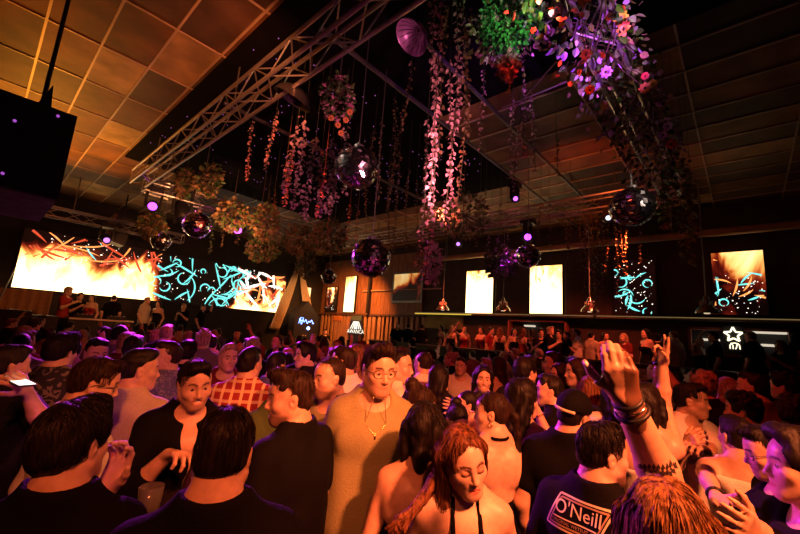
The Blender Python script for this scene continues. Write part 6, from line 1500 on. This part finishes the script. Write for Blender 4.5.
# ---- raised floor on the right
BAL = [(397, 331, 0, 3, 'cloth_black', 'man facing the camera by the timber slats, black top'), (408, 331, 180, 0, 'cloth_black', 'back of a man in black between slats and ledge, raised floor'), (421, 336, 175, 1, 'cloth_black', 'broad dark back, third on the raised floor from its left end'),
       (441, 338, -60, 6, 'cloth_black', 'long-haired woman under the left bell lamp, turned left'), (451, 338, 170, 6, 'cloth_dark', 'dark long-haired back right of the left bell lamp'), (464, 335, 10, 9, 'cloth_red', 'woman with a lifted hand under the first white-hot screen'),
       (481, 339, -30, 7, 'cloth_maroon', 'woman leaning on the parapet under the first white-hot screen, left of two'), (491, 338, 60, 8, 'cloth_red', 'woman with gathered hair below the right edge of the first white-hot screen'), (500, 337, 165, 6, 'cloth_black', 'dark long hair seen from behind under the second bell lamp'),
       (514, 338, 20, 6, 'cloth_black', 'woman with long hair between the second lamp and second white-hot screen'), (523, 340, 120, 7, 'cloth_red', 'woman turned right, below the left edge of the second white-hot screen'), (532, 341, -100, 6, 'cloth_dark', 'woman turned left, below the middle of the second white-hot screen'),
       (541, 336, 10, 4, 'cloth_dark', 'curly-haired guest just left of the tall man in black drinking'), (550, 330, 70, 2, 'cloth_black', 'tall man in black with bent arm, right edge of the second white-hot screen'), (559, 334, -20, 4, 'cloth_dark', 'curly head right of the tall man in black'),
       (567, 335, -70, 1, 'cloth_black', 'man turned left, drinking beside the white-and-black tee'), (577, 333, -100, 2, 'cloth_white', 'man in white turned left under the third bell lamp'), (591, 338, 150, 0, 'cloth_cream', 'man in cream behind the raised hand, under the third bell lamp'),
       (605, 340, 40, 6, 'cloth_red', 'red-lit woman hidden behind the raised hand'), (624, 341, -30, 10, 'cloth_maroon', 'bobbed woman just right of the raised hand on the upper floor'), (646, 333, -50, 6, 'cloth_black', 'woman in a plunging black top under the teal-scribbled screen'), (658, 338, 160, 8, 'cloth_dark', 'dark bun-haired back behind the two raised fingers'),
       (674, 335, -120, 3, 'cloth_cream', 'man in a cream shirt with his back to the bar niche'), (699, 344, 60, 9, 'cloth_black', 'dark figure with an arm up at the left end of the bar niche'), (714, 336, -90, 0, 'cloth_black', 'man in a black tee in left profile, left of the star sign'),
       (751, 336, -120, 3, 'cloth_black', 'broad man in a black tee right of the star sign'), (781, 345, -40, 10, 'cloth_dark', 'bobbed guest bending at the right end of the bar niche'), (796, 339, 150, 6, 'cloth_brown', 'long-haired woman at the right edge of the raised floor')]
for (x, y, f, v, tp, lb) in BAL:
    q = onplane(x, y, 0, 9.95 if f in (0, 10, 70, -90, -120) else 10.25); s = (q[2] - 0.75) / 1.63
    if s < 0.86 or s > 1.1: s = min(max(s, 0.88), 1.08)
    place(v, q, math.atan2(-q[1], -q[0]) + math.radians(f), s, lb, 'guests on the raised floor', tp, rc.choice(HAIRC), 0.75)
STG = [(68, 291, 60, 4, 'cloth_red', 'curly dancer in red at the left end of the stage'), (80, 296, 30, 1, 'cloth_black', 'dark dancer, second from the left on the stage'), (92, 299, -20, 7, 'cloth_red', 'woman in the middle of the four dancers at the stage table'), (114, 298, 170, 3, 'cloth_black', 'broad dark man with his back turned, right of the stage dancers'),
       (147, 300, 60, 0, 'cloth_cream', 'man in cream standing alone on the stage, below the end of the fire'), (159, 304, -30, 6, 'cloth_dark', 'long-haired woman beside the man in cream on the stage'), (184, 308, -30, 2, 'cloth_black', 'man in black below the teal streaks, left of two'), (203, 307, 60, 5, 'cloth_black', 'man in black with a lifted arm below the teal streaks'),
       (326, 327, 10, 2, 'cloth_dark', 'dim figure standing right of the black kiosk')]
for (x, y, f, v, tp, lb) in STG:
    q = onplane(x, y, 1, 14.2); 
    if x > 300: q = onplane(x, y, 1, 14.9)
    fl = 0.85 if x < 300 else 0.0
    s = (q[2] - fl) / 1.63
    s = min(max(s, 0.9), 1.08)
    place(v, q, math.atan2(-q[1], -q[0]) + math.radians(f), s, lb, 'people on the stage' if x < 300 else 'people by the kiosk', tp, rc.choice(HAIRC), fl)
for k, u in enumerate(USED):
    if not u:
        for c in list(PRO[k].children): bpy.data.objects.remove(c)
        bpy.data.objects.remove(PRO[k])

# ------------------------------------------------------------------ drinks on the high table, phone
tb = at(158, 518, 1.42); tz = float(tb[2])
t = empty('bar_table', (tb[0], tb[1], 0), 0, 'small dark high table between the near heads on the left', 'table')
MB().lathe((tb[0], tb[1], tz - 0.03), [(0, 0), (0.26, 0), (0.27, 0.012), (0.27, 0.028), (0, 0.03)], 36).build('table_top', mat('table_dark', (0.03, 0.02, 0.018), 0.25), t)
MB().tube([(tb[0], tb[1], 0.03), (tb[0], tb[1], tz - 0.03)], 0.035, 12).build('leg', MATS['metal_black'], t)
MB().lathe((tb[0], tb[1], 0.0), [(0, 0.03), (0.22, 0.012), (0.22, 0.0)], 24).build('base', MATS['metal_black'], t)
gm, gt, gb = nt('drinking_glass'); gb.inputs['Base Color'].default_value = (0.9, 0.85, 0.8, 1); gb.inputs['Transmission Weight'].default_value = 0.92; gb.inputs['Roughness'].default_value = 0.04; gb.inputs['IOR'].default_value = 1.3
q = at(151, 492, 1.36)
t = empty('drinking_glass', (q[0], q[1], tz + 0.001), 0, 'tall half-full glass on the high table', 'glass')
MB().lathe((q[0], q[1], tz + 0.001), [(0, 0), (0.032, 0), (0.040, 0.14), (0.037, 0.14), (0.030, 0.01), (0, 0.01)], 24).build('glass', gm, t, True)
MB().lathe((q[0], q[1], tz + 0.012), [(0, 0), (0.0295, 0), (0.034, 0.075), (0, 0.075)], 24).build('drink', mat('drink_amber', (0.25, 0.06, 0.02), 0.1, trans=0.3), t, True)
q = at(189, 500, 1.38)
t = empty('bottle', (q[0], q[1], tz + 0.001), 0, 'dark bottle with a red label on the high table', 'bottle')
MB().lathe((q[0], q[1], tz + 0.001), [(0, 0), (0.033, 0), (0.034, 0.13), (0.030, 0.16), (0.014, 0.20), (0.0135, 0.25), (0.0, 0.25)], 24).build('bottle_glass', mat('bottle_dark', (0.03, 0.012, 0.008), 0.1), t, True)
MB().lathe((q[0], q[1], tz + 0.035), [(0.0345, 0), (0.0350, 0.005), (0.0352, 0.075), (0.0345, 0.08)], 24).build('paper_label', mat('label_red', (0.62, 0.10, 0.05), 0.6), t, True)
MB().lathe((q[0], q[1], tz + 0.245), [(0.0145, 0), (0.0145, 0.014), (0, 0.016)], 16).build('cap', MATS['silver'], t, True)
q = at(20, 382, 1.78)
t = empty('phone', tuple(q), math.radians(20), 'phone with a bright white screen held at the left edge', 'phone')
M = Matrix.Rotation(math.radians(20), 3, 'Z') @ Matrix.Rotation(math.radians(8), 3, 'X')
MB().cbox(q, 0.068, 0.14, 0.008, M=M).build('case', MATS['plastic_black'], t)
MB().cbox(tuple(np.array(q) + np.array(M @ Vector((0, 0, 0.0045)))), 0.062, 0.132, 0.002, M=M).build('screen', emitm('phone_glow', (1.0, 0.85, 0.7), 2.0), t)
